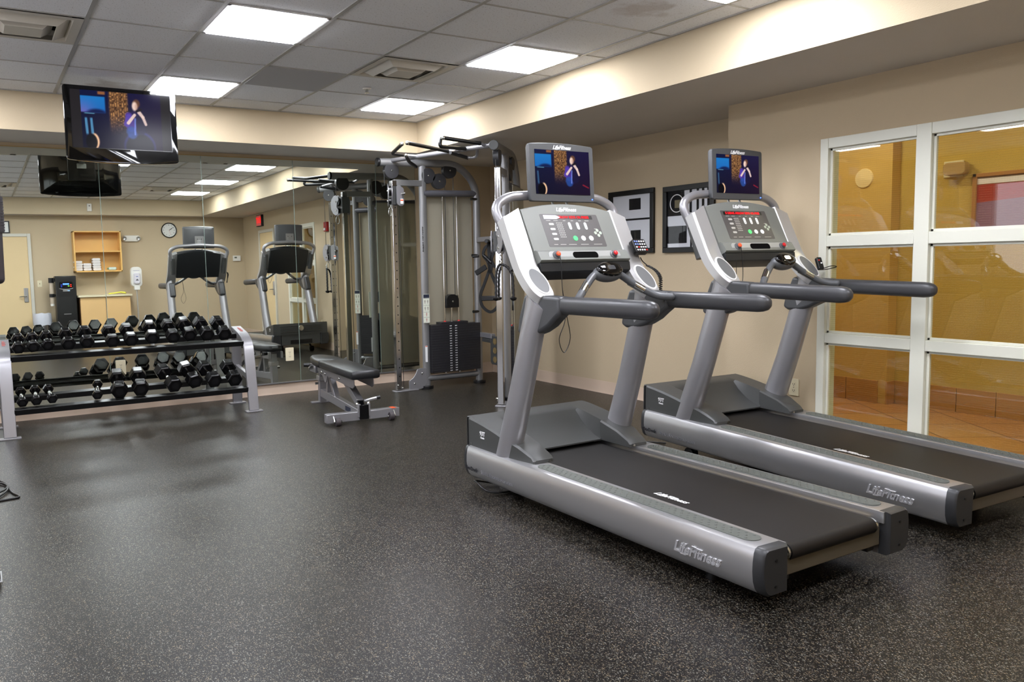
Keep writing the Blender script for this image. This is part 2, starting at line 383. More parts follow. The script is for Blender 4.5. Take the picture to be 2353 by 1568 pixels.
struct(G().box(R2+WT, CX+.1, -7.5, 1.6, 2.7, 2.75), 'ceiling', mat('corridor_ceiling', 'd8c9a4', .8))
g = G(); tb = mat('terracotta_base', 'b08048', .4)
y = -7.5
while y < 1.5:
    x = CX-.12 if y > -1.0 else CX
    g.box(x-.014, x, y+.003, y+.297 if not (-1.3 < y < -1) else min(y+.297, -.975), 0, .2); y += .3
g.box(CX-.134, CX-.12+.1, -.986, -.972, 0, .2)
struct(g, 'baseboard_corridor', tb, bevel=.002)
# corridor lamps (recessed downlights)
for y in (.6, -.9, -2.4, -3.9, -5.6):
    o = thing('recessed_downlight', 'round recessed downlight in the corridor ceiling beyond the window', 'ceiling light', (5.35, y, 2.7), group='corridor downlights')
    G().lathe([(.09, 0), (.11, -.004), (.11, 0)]).build('trim_ring', white, o)
    G().lathe([(.001, -.002), (.088, -.002), (.088, 0), (.001, 0)]).build('lens', emis('warm_lamp', 'fff0cc', 150), o)
# corridor things seen through the glass
o = thing('framed_picture', 'wooden framed red and violet picture on the corridor wall behind the window', 'picture', (CX, -1.93, 1.68))
g = G(); w, h = .72, .5
for a0, a1, b0, b1 in ((-w/2, w/2, h/2-.03, h/2), (-w/2, w/2, -h/2, -h/2+.03), (-w/2, -w/2+.03, -h/2, h/2), (w/2-.03, w/2, -h/2, h/2)): g.box(-.03, 0, a0, a1, b0, b1)
g.build('frame', mat('picture_oak', 'a8743c', .4), o, bevel=.003)
g = G().mat(0).box(-.012, -.002, -w/2+.03, w/2-.03, -h/2+.03, h/2-.03)
for k, pts in ((1, [(-.33, .16), (.25, .16), (.25, -.05), (-.33, -.08)]), (2, [(-.33, .21), (.10, .21), (.10, .165), (-.33, .165)]), (2, [(.13, .21), (.24, .21), (.24, .17), (.13, .17)]),
               (3, [(-.33, .02), (.27, .06), (.32, -.18), (-.33, -.2)]), (2, [(-.1, -.13), (.05, -.13), (.05, -.19), (-.1, -.19)]), (2, [(.08, -.13), (.2, -.13), (.2, -.19), (.08, -.19)])):
    g.mat(k).poly([(-.0125-.0003*k, -a, c) for a, c in pts])
g.build('picture', [mat('pic_brown', '7c4a22', .3), mat('pic_red', 'a02014', .3), mat('pic_white', 'e6e2ee', .3), mat('pic_violet', '8d6690', .3)], o, recalc=False)
o = thing('emergency_light', 'beige twin box light high on the corridor wall behind the window', 'emergency light', (CX, -1.46, 1.98))
G().box(-.02, 0, -.03, .12, -.06, .07).build('back_plate', cream, o, bevel=.004)
G().prism(rrect(.17, .1, .03), 'x', -.1, -.02).build('lamp_housing', mat('beige_plastic', 'a88a5c', .4), o, bevel=.006)
o = tag(G().lathe([(.001, 0), (.085, 0), (.08, .012), (.001, .02)], n=32).build('wall_disc', mat('disc_cream', 'e6cfa0', .5)), 'pale round disc on the corridor wood panel behind the window', 'wall disc')
o.location = (CX-.12, -.72, 1.975); o.rotation_euler = (0, -PI/2, 0)
# ================================================================= treadmills (local: x across, y forward, z up, origin at rear centre on the floor)
SGN = {'bg': '12142a', 'cy': '1a5e86', 'sk': 'ecdcd6', 'pu': '33285e', 'bl': '27407e', 'or': 'a85c2c', 'wt': 'dfe6f2', 'hr': '2a1c1c', 'dk': '0a0b14', 'rd': '8c2430', 'gd': '5c4224'}
def curtain_mat(s):
    nm = 'curtain_glow_%g' % s
    if nm in MATS: return MATS[nm]
    m = bpy.data.materials.new(nm); m.use_nodes = True; nt = m.node_tree; nt.nodes.clear(); MATS[nm] = m
    tc = nt.nodes.new('ShaderNodeTexCoord'); mp = nt.nodes.new('ShaderNodeMapping'); mp.inputs['Scale'].default_value = (150, 150, 40)
    n = nt.nodes.new('ShaderNodeTexNoise'); n.inputs['Scale'].default_value = 1; n.inputs['Detail'].default_value = 4
    r = nt.nodes.new('ShaderNodeValToRGB'); r.color_ramp.elements[0].position = .42; r.color_ramp.elements[0].color = (*lin('2a1c18'), 1)
    r.color_ramp.elements[1].position = .62; r.color_ramp.elements[1].color = (*lin('a06a38'), 1)
    e = nt.nodes.new('ShaderNodeEmission'); e.inputs[1].default_value = s; o = nt.nodes.new('ShaderNodeOutputMaterial')
    for a, b_ in ((tc.outputs['Object'], mp.inputs[0]), (mp.outputs[0], n.inputs['Vector']), (n.outputs['Fac'], r.inputs[0]), (r.outputs[0], e.inputs[0]), (e.outputs[0], o.inputs[0])): nt.links.new(b_, a) if False else nt.links.new(a, b_)
    return m
def ss(e0, e1, x):
    t = max(0, min(1, (x-e0)/(e1-e0))); return t*t*(3-2*t)
def seg(u, v, a, b, r0, r1, f=.012):     # soft capsule
    pa, ba = (u-a[0], (v-a[1])*.72), (b[0]-a[0], (b[1]-a[1])*.72)
    h = max(0, min(1, (pa[0]*ba[0]+pa[1]*ba[1])/max(1e-9, ba[0]**2+ba[1]**2)))
    return 1-ss(0, f, math.hypot(pa[0]-ba[0]*h, pa[1]-ba[1]*h)-(r0+(r1-r0)*h))
def blob(u, v, c, rx, ry, f=.2): return 1-ss(1-f, 1+f, math.hypot((u-c[0])/rx, (v-c[1])/ry))
_h = [[random.random() for _ in range(90)] for _ in range(60)]
def stage(u, v, tv):
    """broadcast of a singer on a stage; returns sRGB"""
    if tv:
        if u < .10 or u > .90: return (.13, .12, .13)
        u = (u-.10)/.80
    c = [.055+.05*u, .06+.02*v, .14+.07*v]
    def mix(col, k):
        for i in range(3): c[i] += (col[i]-c[i])*k
    # glitter curtain
    k = ss(.33, .36, u)*(1-ss(.56, .60, u))*ss(.18, .62, v)
    if k > 0:
        n = _h[int(v*42) % 60][int(u*85) % 90]; st = .5+.5*sin(u*210)
        mix((.22+.50*n*(.5+.5*st), .14+.38*n*(.5+.5*st), .10+.22*n*(.5+.5*st)), k)
    mix((.62, .38, .20), .8*ss(.20, .22, u)*(1-ss(.29, .31, u))*ss(.93, .95, v)*(1-ss(.985, 1, v)))
    # projection screen with a drum kit edge
    k = (1-ss(.285, .305, u))*ss(.60, .63, v)*(1-ss(.89, .91, v))
    mix((.10+.35*tv*(1-ss(.0, .26, u))*(.9-v)*3, .38+.2*(v-.6), .58+.15*v), k*.92)
    mix((.05, .07, .22), .9*blob(u, v, (.19, .58), .13, .10, .3)*k)
    mix((.45, .75, .85), .7*ss(.02, .05, u)*(1-ss(.15, .17, u))*ss(.588, .594, v)*(1-ss(.602, .608, v)))
    for uu in ((.05, .115) if tv else (.045,)): mix((.35, .62, .78), (.75 if tv else .4)*(1-ss(.010, .02, abs(u-uu-.03*(.5-v))))*ss(.2, .26, v)*(1-ss(.50, .54, v)))
    # audience heads
    mix((.92, .74, .58), .95*blob(u, v, (.125, .11), .075, .15, .12)*ss(.11, .15, u)*(1-ss(.24, .30, v)))
    mix((.03, .03, .06), blob(u, v, (.105, .10), .070, .14, .12))
    if tv: mix((.16, .17, .48), .8*blob(u, v, (.71, .06), .20, .27, .1)); mix((.05, .045, .10), blob(u, v, (.71, .03), .185, .26, .12))
    else: mix((.55, .12, .18), .8*seg(u, v, (.87, .23), (.97, .17), .006, .004))
    # singer: body, shirt, trousers, arms, microphone stand, head
    mix((.13, .10, .26), .95*seg(u, v, (.655, .56), (.66, .34), .075, .055, .03))
    mix((.26, .18, .50), .95*seg(u, v, (.585, .60), (.61, .40), .035, .05, .02)); mix((.30, .22, .60), .9*seg(u, v, (.585, .58), (.555, .45), .028, .03, .015))
    mix((.14, .28, .56), .8*seg(u, v, (.61, .32), (.62, .27), .05, .045, .03))
    mix((.42, .50, .82), .8*seg(u, v, (.665, .55), (.655, .27), .006, .006, .008))
    mix((.09, .08, .20), .9*seg(u, v, (.74, .55), (.73, .35), .045, .05, .02))
    for a, b_, r0, r1 in (((.575, .47), (.66, .62), .016, .013), ((.80, .46), (.765, .59), .012, .014), ((.765, .59), (.72, .67), .015, .018)): mix((.84, .74, .70), .92*seg(u, v, a, b_, r0, r1, .010))
    mix((.38, .25, .18), .9*blob(u, v, (.690, .825), .046, .075, .3)); mix((.88, .77, .71), .95*blob(u, v, (.666, .775), .034, .080, .35)); mix((.62, .46, .40), .5*blob(u, v, (.690, .765), .020, .06, .6)); mix((.10, .08, .10), .9*seg(u, v, (.69, .69), (.74, .72), .010, .014, .008))
    return tuple(max(0, min(1, x)) for x in c)
def screen(name, parent, T, w, h, s, tv=False):
    NX, NY = 150, 110; nm = 'screen_glow_%g' % s
    if nm not in MATS:
        m = bpy.data.materials.new(nm); m.use_nodes = True; nt = m.node_tree; nt.nodes.clear(); MATS[nm] = m
        at = nt.nodes.new('ShaderNodeVertexColor'); at.layer_name = 'picture'; e = nt.nodes.new('ShaderNodeEmission'); e.inputs[1].default_value = s
        gl = nt.nodes.new('ShaderNodeBsdfGlossy'); gl.inputs['Roughness'].default_value = .22; lw = nt.nodes.new('ShaderNodeLayerWeight')
        a = nt.nodes.new('ShaderNodeMixShader'); a.inputs[0].default_value = .014; o = nt.nodes.new('ShaderNodeOutputMaterial')
        nt.links.new(at.outputs[0], e.inputs[0]); nt.links.new(e.outputs[0], a.inputs[1]); nt.links.new(gl.outputs[0], a.inputs[2]); nt.links.new(a.outputs[0], o.inputs[0])
    g = G(); vs = [((i/NX-.5)*w, (j/NY-.5)*h, .0006) for j in range(NY+1) for i in range(NX+1)]
    fs = [(j*(NX+1)+i, j*(NX+1)+i+1, (j+1)*(NX+1)+i+1, (j+1)*(NX+1)+i) for j in range(NY) for i in range(NX)]
    g.add(vs, fs, T); o = g.build(name, MATS[nm], parent, recalc=False)
    ca = o.data.color_attributes.new('picture', 'FLOAT_COLOR', 'POINT')
    key = ('pic', tv)
    if key not in MATS: MATS[key] = [x for j in range(NY+1) for i in range(NX+1) for x in (*lin(stage(i/NX, j/NY, tv)), 1)]
    ca.data.foreach_set('color', MATS[key]); return o
def logo(g, size, T, depth=.001, sx=1):
    g.text('LifeFitness', size, T, depth, shear=.42, bold=size*.024, sx=sx)
    w = size*2.32*sx; t = size*.075
    for x0, x1, y in ((-w/2-size*.34, -w/2+size*.18, -size*.36), (-w/2+size*.66, -w/2+size*1.75*sx, size*.33)):
        g.prism([(x0, y-t/2), (x1, y-t/2), (x1+t, y+t/2), (x0+t, y+t/2)], 'z', -depth, depth, T=T)
    return g

A0 = V((0, 1.726, 1.632)); UU = V((0, -.4656, -.885)); NN = V((0, -.885, .4656))
def cp(x, t, d=0): return V((x, 0, 0))+A0+UU*t+NN*d
def cT(x, t, d=0): return frame(cp(x, t, d), (1,0,0), -UU)
def treadmill(label, loc, rot, front, group):
    o = thing('treadmill', label, 'treadmill', loc, group=group); o.rotation_euler = rot
    g = G()                                                           # chassis under the deck
    g.box(-.30, .30, .10, 2.05, .13, .195).box(-.30, -.25, .05, 2.0, .08, .16).box(.25, .30, .05, 2.0, .08, .16)
    g.build('chassis', mat('chassis_black', '111113', .5), o, bevel=.004)
    G().box(-.31, .31, .035, .06, .107, .186).build('rear_crossbar', mat('crossbar_tan', '514a3c', .45), o, bevel=.003)
    capg = mat('cap_charcoal', '2b2c2e', .38)
    for s in (-1, 1):                                                 # side covers with dark end caps and step pads
        pr = [(.322, .248), (.44, .25), (.455, .244), (.463, .228), (.4685, .195), (.470, .16), (.466, .12), (.455, .090), (.44, .072), (.42, .064), (.322, .064)]
        P = [(s*x, z) for x, z in pr]
        sc = G().loft([[(x, y, z) for x, z in P] for y in (.045, 2.055)]).build('side_cover', rail, o, bevel=.0, ang=25)
        k = G().loft([[(x, y, z) for x, z in P] for y in (.045, .012)]+[[(s*(.396+(abs(x)-.396)*.88), 0, .157+(z-.157)*.92) for x, z in P]])
        k.build('rear_cap', capg, o, ang=50)
        k = G().loft([[(x, y, z) for x, z in P] for y in (2.055, 2.08)]+[[(s*(.396+(abs(x)-.396)*.85), 2.095, .157+(z-.157)*.9) for x, z in P]])
        k.build('front_cap', capg, o, ang=50)
        for zz in (.20, .10): G().cyl((s*.395, -.003, zz), (s*.395, .006, zz), .006, n=10).build('cap_screw', black, o)
        g = G().prism(rrect(.082, 1.36, .04, 8, s*.386, .765), 'z', .248, .2525)
        for r in range(3):
            for q in range(36):
                x, y = s*.386+(r-1)*.024, .125+q*.0365+(r % 2)*.018
                g.loft([[(x+a*cos(2*PI*j/8), y+a*sin(2*PI*j/8), z) for j in range(8)] for a, z in ((.0062, .2520), (.005, .2545), (.002, .2555))])
        g.build('step_pad', padgrey, o, ang=60)
        G().box(s*.322, s*.312, .02, 2.0, .20, .247).build('inner_trim', rail, o)
        G().box(s*.30, s*.275, .09, 1.7, .196, .213).build('deck_edge', mat('deck_edge_brown', '6e5a2c', .5), o)
        G().cyl((s*.33, .35, 0), (s*.33, .35, .08), .028).build('rear_foot', black, o)
        z0 = -.052 if rot[0] else 0
        G().cyl((s*.26, 1.80, .04+z0), (s*.31, 1.80, .04+z0), .04).bar((s*.285, 1.80, .04+z0), (s*.285, 1.62, .15), .02, .03).build('lift_wheel', black, o, bevel=.002)
    # belt: a closed band round the two rollers
    pts = []
    for i in range(9): a = PI/2+PI*i/8; pts.append((.055+.034*cos(a), .191+.034*sin(a)))
    for i in range(9): a = -PI/2+PI*i/8; pts.append((1.86+.034*cos(a), .191+.034*sin(a)))
    inn = []
    for i in range(9): a = PI/2+PI*i/8; inn.append((.055+.031*cos(a), .191+.031*sin(a)))
    for i in range(9): a = -PI/2+PI*i/8; inn.append((1.86+.031*cos(a), .191+.031*sin(a)))
    g = G(); n = len(pts); X = .27
    vs = [(-X, y, z) for y, z in pts]+[(X, y, z) for y, z in pts]+[(-X, y, z) for y, z in inn]+[(X, y, z) for y, z in inn]
    fs = []
    for i in range(n):
        j = (i+1) % n; fs += [(i, j, n+j, n+i), (2*n+j, 2*n+i, 3*n+i, 3*n+j), (j, i, 2*n+i, 2*n+j), (n+i, n+j, 3*n+j, 3*n+i)]
    g.add(vs, fs); belt = g.build('belt', mat('belt_rubber', '141110', .55, 0, .3, bump=(1400, .3, .0006), var=(5, .12)), o, ang=40)
    logo(G(), .047, frame((-.195, .715, .2255), (0,-1,0), (1,0,0)), .0004).build('belt_logo', whitep, belt)
    for y in (.055, 1.86): G().cyl((-.285, y, .191), (.285, y, .191), .0295, n=24).build('roller', steel, o)
    # motor hood: height field over x, y with a scooped middle
    hx = [-.44, -.432, -.36, -.30, -.285, -.27, -.2, 0, .2, .27, .285, .30, .36, .432, .44]
    def cheek(y):
        P = [(1.49, .262), (1.505, .285), (1.60, .325), (1.74, .362), (1.88, .39), (2.02, .41), (2.095, .416)]
        for (a, b_), (c, d_) in zip(P, P[1:]):
            if y <= c: return b_+(d_-b_)*(y-a)/(c-a)
        return P[-1][1]
    def scoop(y):
        if y < 1.73: return None
        P = [(1.73, .252), (1.78, .266), (1.85, .298), (1.92, .345), (1.965, .392), (1.985, .405), (2.095, .416)]
        for (a, b_), (c, d_) in zip(P, P[1:]):
            if y <= c: return b_+(d_-b_)*(y-a)/(c-a)
        return P[-1][1]
    hood = None
    g = G(); ys = [1.73, 1.78, 1.85, 1.92, 1.965, 1.985, 2.04, 2.095]; V0 = []
    for y in ys: V0.append([(x, y, (scoop(y) if abs(x) <= .275 else cheek(y))-(.012 if abs(x) > .435 else 0)) for x in hx])
    nx = len(hx); vs = [p for r in V0 for p in r]; fs = []
    for i in range(len(ys)-1):
        for j in range(nx-1): fs.append((i*nx+j, i*nx+j+1, (i+1)*nx+j+1, (i+1)*nx+j))
    b0 = len(vs); vs += [(x, y, .244) for y in (ys[0], ys[-1]) for x in hx]
    for j in range(nx-1):
        fs.append((j+1, j, b0+j, b0+j+1)); fs.append((b0-nx+j, b0-nx+j+1, b0+nx+j+1, b0+nx+j))
    for j, q in ((0, 0), (nx-1, 1)):
        fs.append(tuple([i*nx+j for i in range(len(ys))]+[b0+nx+j, b0+j]))
    fs.append(tuple([b0+j for j in range(nx)]+[b0+nx+j for j in range(nx-1, -1, -1)]))
    g.add(vs, fs); hood = g.build('motor_hood', dkgrey, o, ang=28)
    for s in (-1, 1):
        yy = [1.49, 1.505, 1.60, 1.74]
        rings = []
        for y in yy:
            h = cheek(y) if y > 1.49 else .27
            xo = .405 if y < 1.6 else (.425 if y < 1.7 else .44)
            rings.append([(s*.272, y, .246), (s*xo, y, .246), (s*xo, y, h-.01), (s*(xo-.012), y, h), (s*.282, y, h), (s*.272, y, h-.008)])
        rings.insert(0, [(s*.28, 1.482, .25), (s*.395, 1.482, .25), (s*.395, 1.482, .262), (s*.39, 1.482, .266), (s*.285, 1.482, .266), (s*.28, 1.482, .262)])
        G().loft(rings).build('hood_foot', dkgrey, o, ang=35)
        G().cyl((s*.404, 1.53, .262), (s*.409, 1.53, .262), .006, n=10).cyl((s*.30, 1.484, .256), (s*.30, 1.478, .256), .008, n=10).build('foot_screws', steel, o)
    G().box(-.443, .443, 2.075, 2.087, .25, .412).build('hood_seam', black, hood)
    G().text('93T', .034, frame((-.4415, 1.925, .338), (0,-1,0), (0,0,1)), .0006, bold=.0006).text('Classic', .015, frame((-.4415, 1.925, .315), (0,-1,0), (0,0,1)), .0006, bold=.0004).build('hood_lettering', whitep, hood)
    G().cyl((-.441, 2.04, .262), (-.446, 2.04, .262), .0055, n=10).build('hood_screw', steel, hood)
    g = G()                                                           # front grille ribs and lower front panel
    for i in range(5): g.box(-.34, .34, 2.09, 2.104, .285+i*.022, .295+i*.022)
    g.build('front_grille', dkgrey, hood, bevel=.002)
    G().lathe([(.001, 0), (.045, 0), (.04, .006), (.001, .008)], T=frame((0, 2.104, .34), (-1,0,0), (0,0,1))).build('front_badge', steel, hood)
    G().box(-.32, .32, 2.045, 2.085, .085, .248).mat(1).box(-.18, .18, 2.083, 2.09, .10, .16).build('front_panel', [dkgrey, black], o, bevel=.004)
    # uprights
    for s in (-1, 1):
        pts = [V((s*.392, 1.742, .235)), V((s*.388, 1.61, .62)), V((s*.382, 1.515, .94)), V((s*.376, 1.475, 1.05)), V((s*.373, 1.455, 1.115))]
        g = G(); n = 24; rings = []
        for p, ax, ay in zip(pts, (.06, .056, .055, .056, .056), (.088, .080, .078, .083, .085)):
            rings.append([(p.x+ax*cos(2*PI*j/n), p.y+ay*sin(2*PI*j/n), p.z+(.70*ay*sin(2*PI*j/n) if p is pts[-1] else (.3*ay*sin(2*PI*j/n) if p is pts[-2] else 0))) for j in range(n)])
        g.loft(rings); g.build('upright', silver, o, ang=40)
    G().cyl((.334, 1.70, .33), (.328, 1.70, .33), .011, n=14).build('upright_hole', black, o)
    # side wings of the console with cup holders
    crv = smooth([(1.708, 1.600), (1.657, 1.50), (1.600, 1.39), (1.552, 1.30), (1.500, 1.235), (1.442, 1.183), (1.383, 1.132)], 5)
    for s in (-1, 1):
        rings = []; N = len(crv)
        for i, p in enumerate(crv):
            q0, q1 = crv[max(0, i-1)], crv[min(N-1, i+1)]; d = V((q1.x-q0.x, q1.y-q0.y)); d.normalize(); nr = V((d.y, -d.x))
            f = i/(N-1); xo, xi = .432+.012*max(0, f-.5), .312-.014*max(0, f-.5)*2
            e = max(0, (f-.78)/.22); sh = 1-math.sqrt(max(0, 1-e*e)) if e > 0 else 0
            cx, hw = (xo+xi)/2, (xo-xi)/2*(1-sh*.80); th = .075-.02*f
            y, z = p.x, p.y-.018*(1-i/3 if i < 3 else 0)*0
            a, b_ = cx-hw, cx+hw; c = min(.012, hw*.4)
            R = [(a, .012), (a+c, 0), (b_-c, 0), (b_, .012), (b_, th), (a, th)]
            dn = .048*max(0, 1-i/5)     # the top edge falls away towards the outside
            rings.append([(s*x, y-nr.x*t-.4656*dn*(x > cx), z-nr.y*t-.885*dn*(x > cx)) for x, t in R])
        w = G().loft(rings).build('console_wing', mat('wing_silver', 'b3b2b1', .33, .5), o, ang=32)
        p, q = crv[int(N*.53)], crv[int(N*.94)]; d = V((0, q.x-p.x, q.y-p.y)).normalized(); nr = V((0, d.z, -d.y))
        if nr.y > 0: nr = -nr
        c0 = V((s*.371, (p.x+q.x)/2, (p.y+q.y)/2))-nr*.001
        T = frame(c0, (1,0,0), -d)
        g = G().loft([[(a*cos(2*PI*j/28), b_*sin(2*PI*j/28), z) for j in range(28)] for a, b_, z in ((.055, .100, -.03), (.055, .098, .001), (.052, .095, .0045), (.046, .088, .0035))], T=T)
        g.build('cup_holder_rim', mat('rim_white', 'd2d1cf', .35), w, ang=60)
        G().loft([[(a*cos(2*PI*j/28), b_*sin(2*PI*j/28)+o_, z) for j in range(28)] for a, b_, z, o_ in ((.046, .087, .0035, 0), (.044, .084, .0036, 0), (.03, .06, .0037, 0), (.002, .004, .0038, 0))], T=T).build('cup_holder', mat('cup_recess_shade', '5d5e5e', .5), w, ang=70)  # flat disc, the shade inside the recess is put into its darker grey
    # centre console slab, arched on top
    def slab(xs, prof, m, nm, par, top=.0, ang=30):
        rings = []
        for x in xs:
            sh = .040*(x/.31)**2
            rings.append([cp(x, (t+sh if k in top_idx else t), d) for k, (t, d) in enumerate(prof)])
        return G().loft(rings).build(nm, m, par, ang=ang)
    xs = [-.312+.624*i/16 for i in range(17)]
    top_idx = (0, 1, 2)
    con = slab(xs, [(.0, -.03), (.0, -.008), (.008, 0), (.30, .0), (.305, .014), (.318, .026), (.372, .034), (.378, .02), (.378, -.03)], panelgrey, 'console', o)
    top_idx = (0, 1, 9)
    slab(xs, [(-.004, -.10), (-.004, -.028), (.376, -.028), (.376, .012), (.385, .02), (.425, .005), (.43, -.01), (.43, -.09), (.3, -.11), (.02, -.105)], mat('console_back_black', '1b1d1f', .4, bump=(1500, .1, .0005)), 'console_back', o)
    G().prism(rrect(.405, .205, .008), 'z', -.001, .0008, T=cT(.004, .174)).build('display_bezel', mat('overlay_hazed', '1c1b1c' if not front else '4d4a49', .5), con)  # lighter grey asked for the front display stands for haze on it
    g = G()
    led = emis('led_red', 'ff1f28', 1.6)
    g.mat(0).prism(rrect(.345, .024, .002, 1), 'z', .0008, .0012, T=cT(-.005, .091))
    g.mat(1).text('ARROW KEYS OR PRESS' if front else '5 USING ARROW KEYS OR PRES', .0215, cT(.03 if front else -.005, .091, .0016), .0002, bold=.0006, sx=.98 if front else 1.0)
    if front: g.mat(2).prism([(-.176, .012), (-.09, .012), (-.06, 0), (-.09, -.012), (-.176, -.012)], 'z', .0018, .0022, T=cT(0, .091))
    g.build('led_display', [black, led, emis('led_white', 'f4f0ff', 1.5) if front else black], con, recalc=False)
    for x in (-.012, .044, .100): 
        G().mat(0).prism(rrect(.018, .046, .0089), 'z', .0008, .003, T=cT(x, .146)).mat(1).prism([(-.003, .010), (.003, .010), (0, .016)], 'z', .003, .0034, T=cT(x, .146)).prism([(-.003, -.010), (.003, -.010), (0, -.016)], 'z', .003, .0034, T=cT(x, .146)).build('adjust_key', [whitep, blackp], con)
    for x, m_ in ((-.002, mat('start_green', '3fc46a', .4, emit='3fc46a', es=.5)), (.054, whitep), (.110, whitep)):
        G().cyl((0, 0, .0008), (0, 0, .003), .0155, n=20, T=cT(x, .224)).build('round_key', m_, con)
    g = G()
    for dx, dy in ((-.018, 0), (.018, 0), (0, .016), (0, -.016)): g.cyl((dx, dy, .0008), (dx, dy, .0025), .010, n=12, T=cT(.172, .19))
    g.build('arrow_keys', mat('key_pale_green', 'a9b3a4', .5), con)
    g = G()
    for k in range(4): g.prism(rrect(.034, .013, .005, 2), 'z', .0008, .002, T=cT(-.137, .135+k*.031))
    for k in range(8):
        for q in range(4): g.prism([(-.0035, -.0022), (.0035, -.0022), (.0035, .0022), (-.0035, .0022)], 'z', .0008, .0016, T=cT(-.098+q*.011, .128+k*.0125))
    g.build('program_keys', mat('key_grey', 'b9b7b2', .5), con)
    g = G()
    for x, ww, t in ((-.15, .028, .262), (-.10, .04, .262), (-.035, .055, .262), (.05, .055, .262), (.145, .06, .262), (-.15, .03, .112), (-.1, .03, .112), (-.04, .018, .112), (.015, .018, .112), (.07, .018, .112), (.12, .03, .112), (.165, .02, .164)):
        g.prism([(-ww/2, -.0016), (ww/2, -.0016), (ww/2, .0016), (-ww/2, .0016)], 'z', .0008, .0012, T=cT(x, t))
    g.build('key_captions', mat('caption_grey', 'a5a19c', .5), con)
    logo(G(), .034, cT(-.002, .042, .001), .0006).build('console_logo', whitep, con)
    # tray slot, stop buttons
    G().prism(rrect(.175, .040, .018), 'z', -.002, .0012, T=cT(0, .345, .0315)).build('tray_slot', mat('slot_black', '020202', .9, 0, .1), con)
    G().prism(rrect(.50, .052, .024), 'z', -.004, .0006, T=cT(0, .345, .0305)).build('tray_surround', mat('surround_grey', '9a9b98', .4), con)
    for s in (-1, 1):
        c = cT(s*.20, .345, .031)
        k = G().lathe([(.024, 0), (.024, .004), (.016, .008), (.016, .018), (.001, .018)], T=c).build('button_base', mat('button_base_grey', '55575a', .4), con)
        G().lathe([(.013, .018), (.013, .024), (.008, .028), (.001, .029)], T=c).build('stop_button', mat('stop_red' if s > 0 else 'stop_orange', 'cc1420' if s > 0 else 'e8552c', .35), con, ang=50)
    # safety cord hanging from the left button
    P0 = cp(-.195, .36, .05)
    pts = smooth([P0, P0+V((0, -.01, -.05)), V((-.20, 1.49, 1.16)), V((-.19, 1.48, 1.01)), V((-.232, 1.48, .90)), V((-.20, 1.48, .826)), V((-.158, 1.48, .90)), V((-.18, 1.48, 1.02)), V((-.20, 1.49, 1.16))] if front else
                 [P0, P0+V((0, -.01, -.06)), V((-.20, 1.49, 1.15)), V((-.235, 1.48, 1.06)), V((-.26, 1.48, 1.10)), V((-.25, 1.5, 1.25))], 6)
    G().tube(pts, .0022, 6).bar(P0+V((0, -.012, -.05)), P0+V((0, -.012, -.085)), .009, .006).build('safety_cord', black, o)
    # hoop behind the console
    pts = arc([(-.385, 1.745, 1.47), (-.43, 1.79, 1.61), (-.33, 1.80, 1.668), (0, 1.805, 1.69), (.33, 1.80, 1.668), (.43, 1.79, 1.61), (.385, 1.745, 1.47)], 7, r=.09)
    G().tube(pts, .0265, 16).build('top_hoop', silver, o, ang=60)
    for s in (-1, 1): G().tube([(s*.375, 1.762, 1.50), (s*.37, 1.672, 1.27)], .030, 14).build('hoop_sleeve', dkgrey, o, ang=60)
    # monitor
    mT = frame((.008, 1.744, 1.80), (1, 0, 0), (0, .06, 1))
    g = G(); w, h = .456, .316
    def mring(sc, z, arch=0): return [(x*sc, y*sc+(arch*(1-(x/.228)**2) if y > 0 else 0), z) for x, y in rrect(w, h, .012, 3)]
    prm = []
    for (x0_, y0_), (x1_, y1_) in zip(rrect(w, h, .012, 3), rrect(w, h, .012, 3)[1:]+rrect(w, h, .012, 3)[:1]):
        k = 8 if abs(x1_-x0_) > .3 else 1
        prm += [(x0_+(x1_-x0_)*i/k, y0_+(y1_-y0_)*i/k) for i in range(k)]
    R = lambda sc, z: [(x*sc, y*sc+(.010*(1-(x/.228)**2)*sc if y > .1 else 0), z) for x, y in prm]
    g.loft([R(.80, -.055), R(.96, -.04), R(1, -.022), R(1, -.004), R(.985, 0)], T=mT)
    mon = g.build('monitor', mat('monitor_grey', '47484a', .42, bump=(1800, .1, .0005)), o, ang=40)
    screen('screen', mon, frame((.010, 1.744-.0012, 1.805), (1, 0, 0), (0, .06, 1)), .385, .245, 1.15)
    logo(G(), .030, mT @ M.Translation((0, .143, .001)), .0006).build('monitor_logo', whitep, mon)
    G().ball(mT @ V((.208, -.142, .001)), .004, 8).build('power_light', emis('blue_led', '3050ff', 8), mon)
    G().prism(rrect(.13, .13, .01), 'z', -.062, -.054, T=mT @ M.Translation((0, -.04, 0))).mat(1).cyl((-.03, .02, -.066), (-.03, .02, -.06), .006, n=10, T=mT @ M.Translation((0, -.04, 0))).cyl((.03, .02, -.066), (.03, .02, -.06), .006, n=10, T=mT @ M.Translation((0, -.04, 0))).build('mount_plate', [rail, black], mon)
    G().bar((0, 1.80, 1.66), (0, 1.80, 1.76), .05, .012, up=(0,1,0)).bar((-.05, 1.765, 1.648), (-.05, 1.75, 1.60), .012, .01).bar((.05, 1.765, 1.648), (.05, 1.75, 1.60), .012, .01).build('monitor_bracket', rail, mon, bevel=.002)
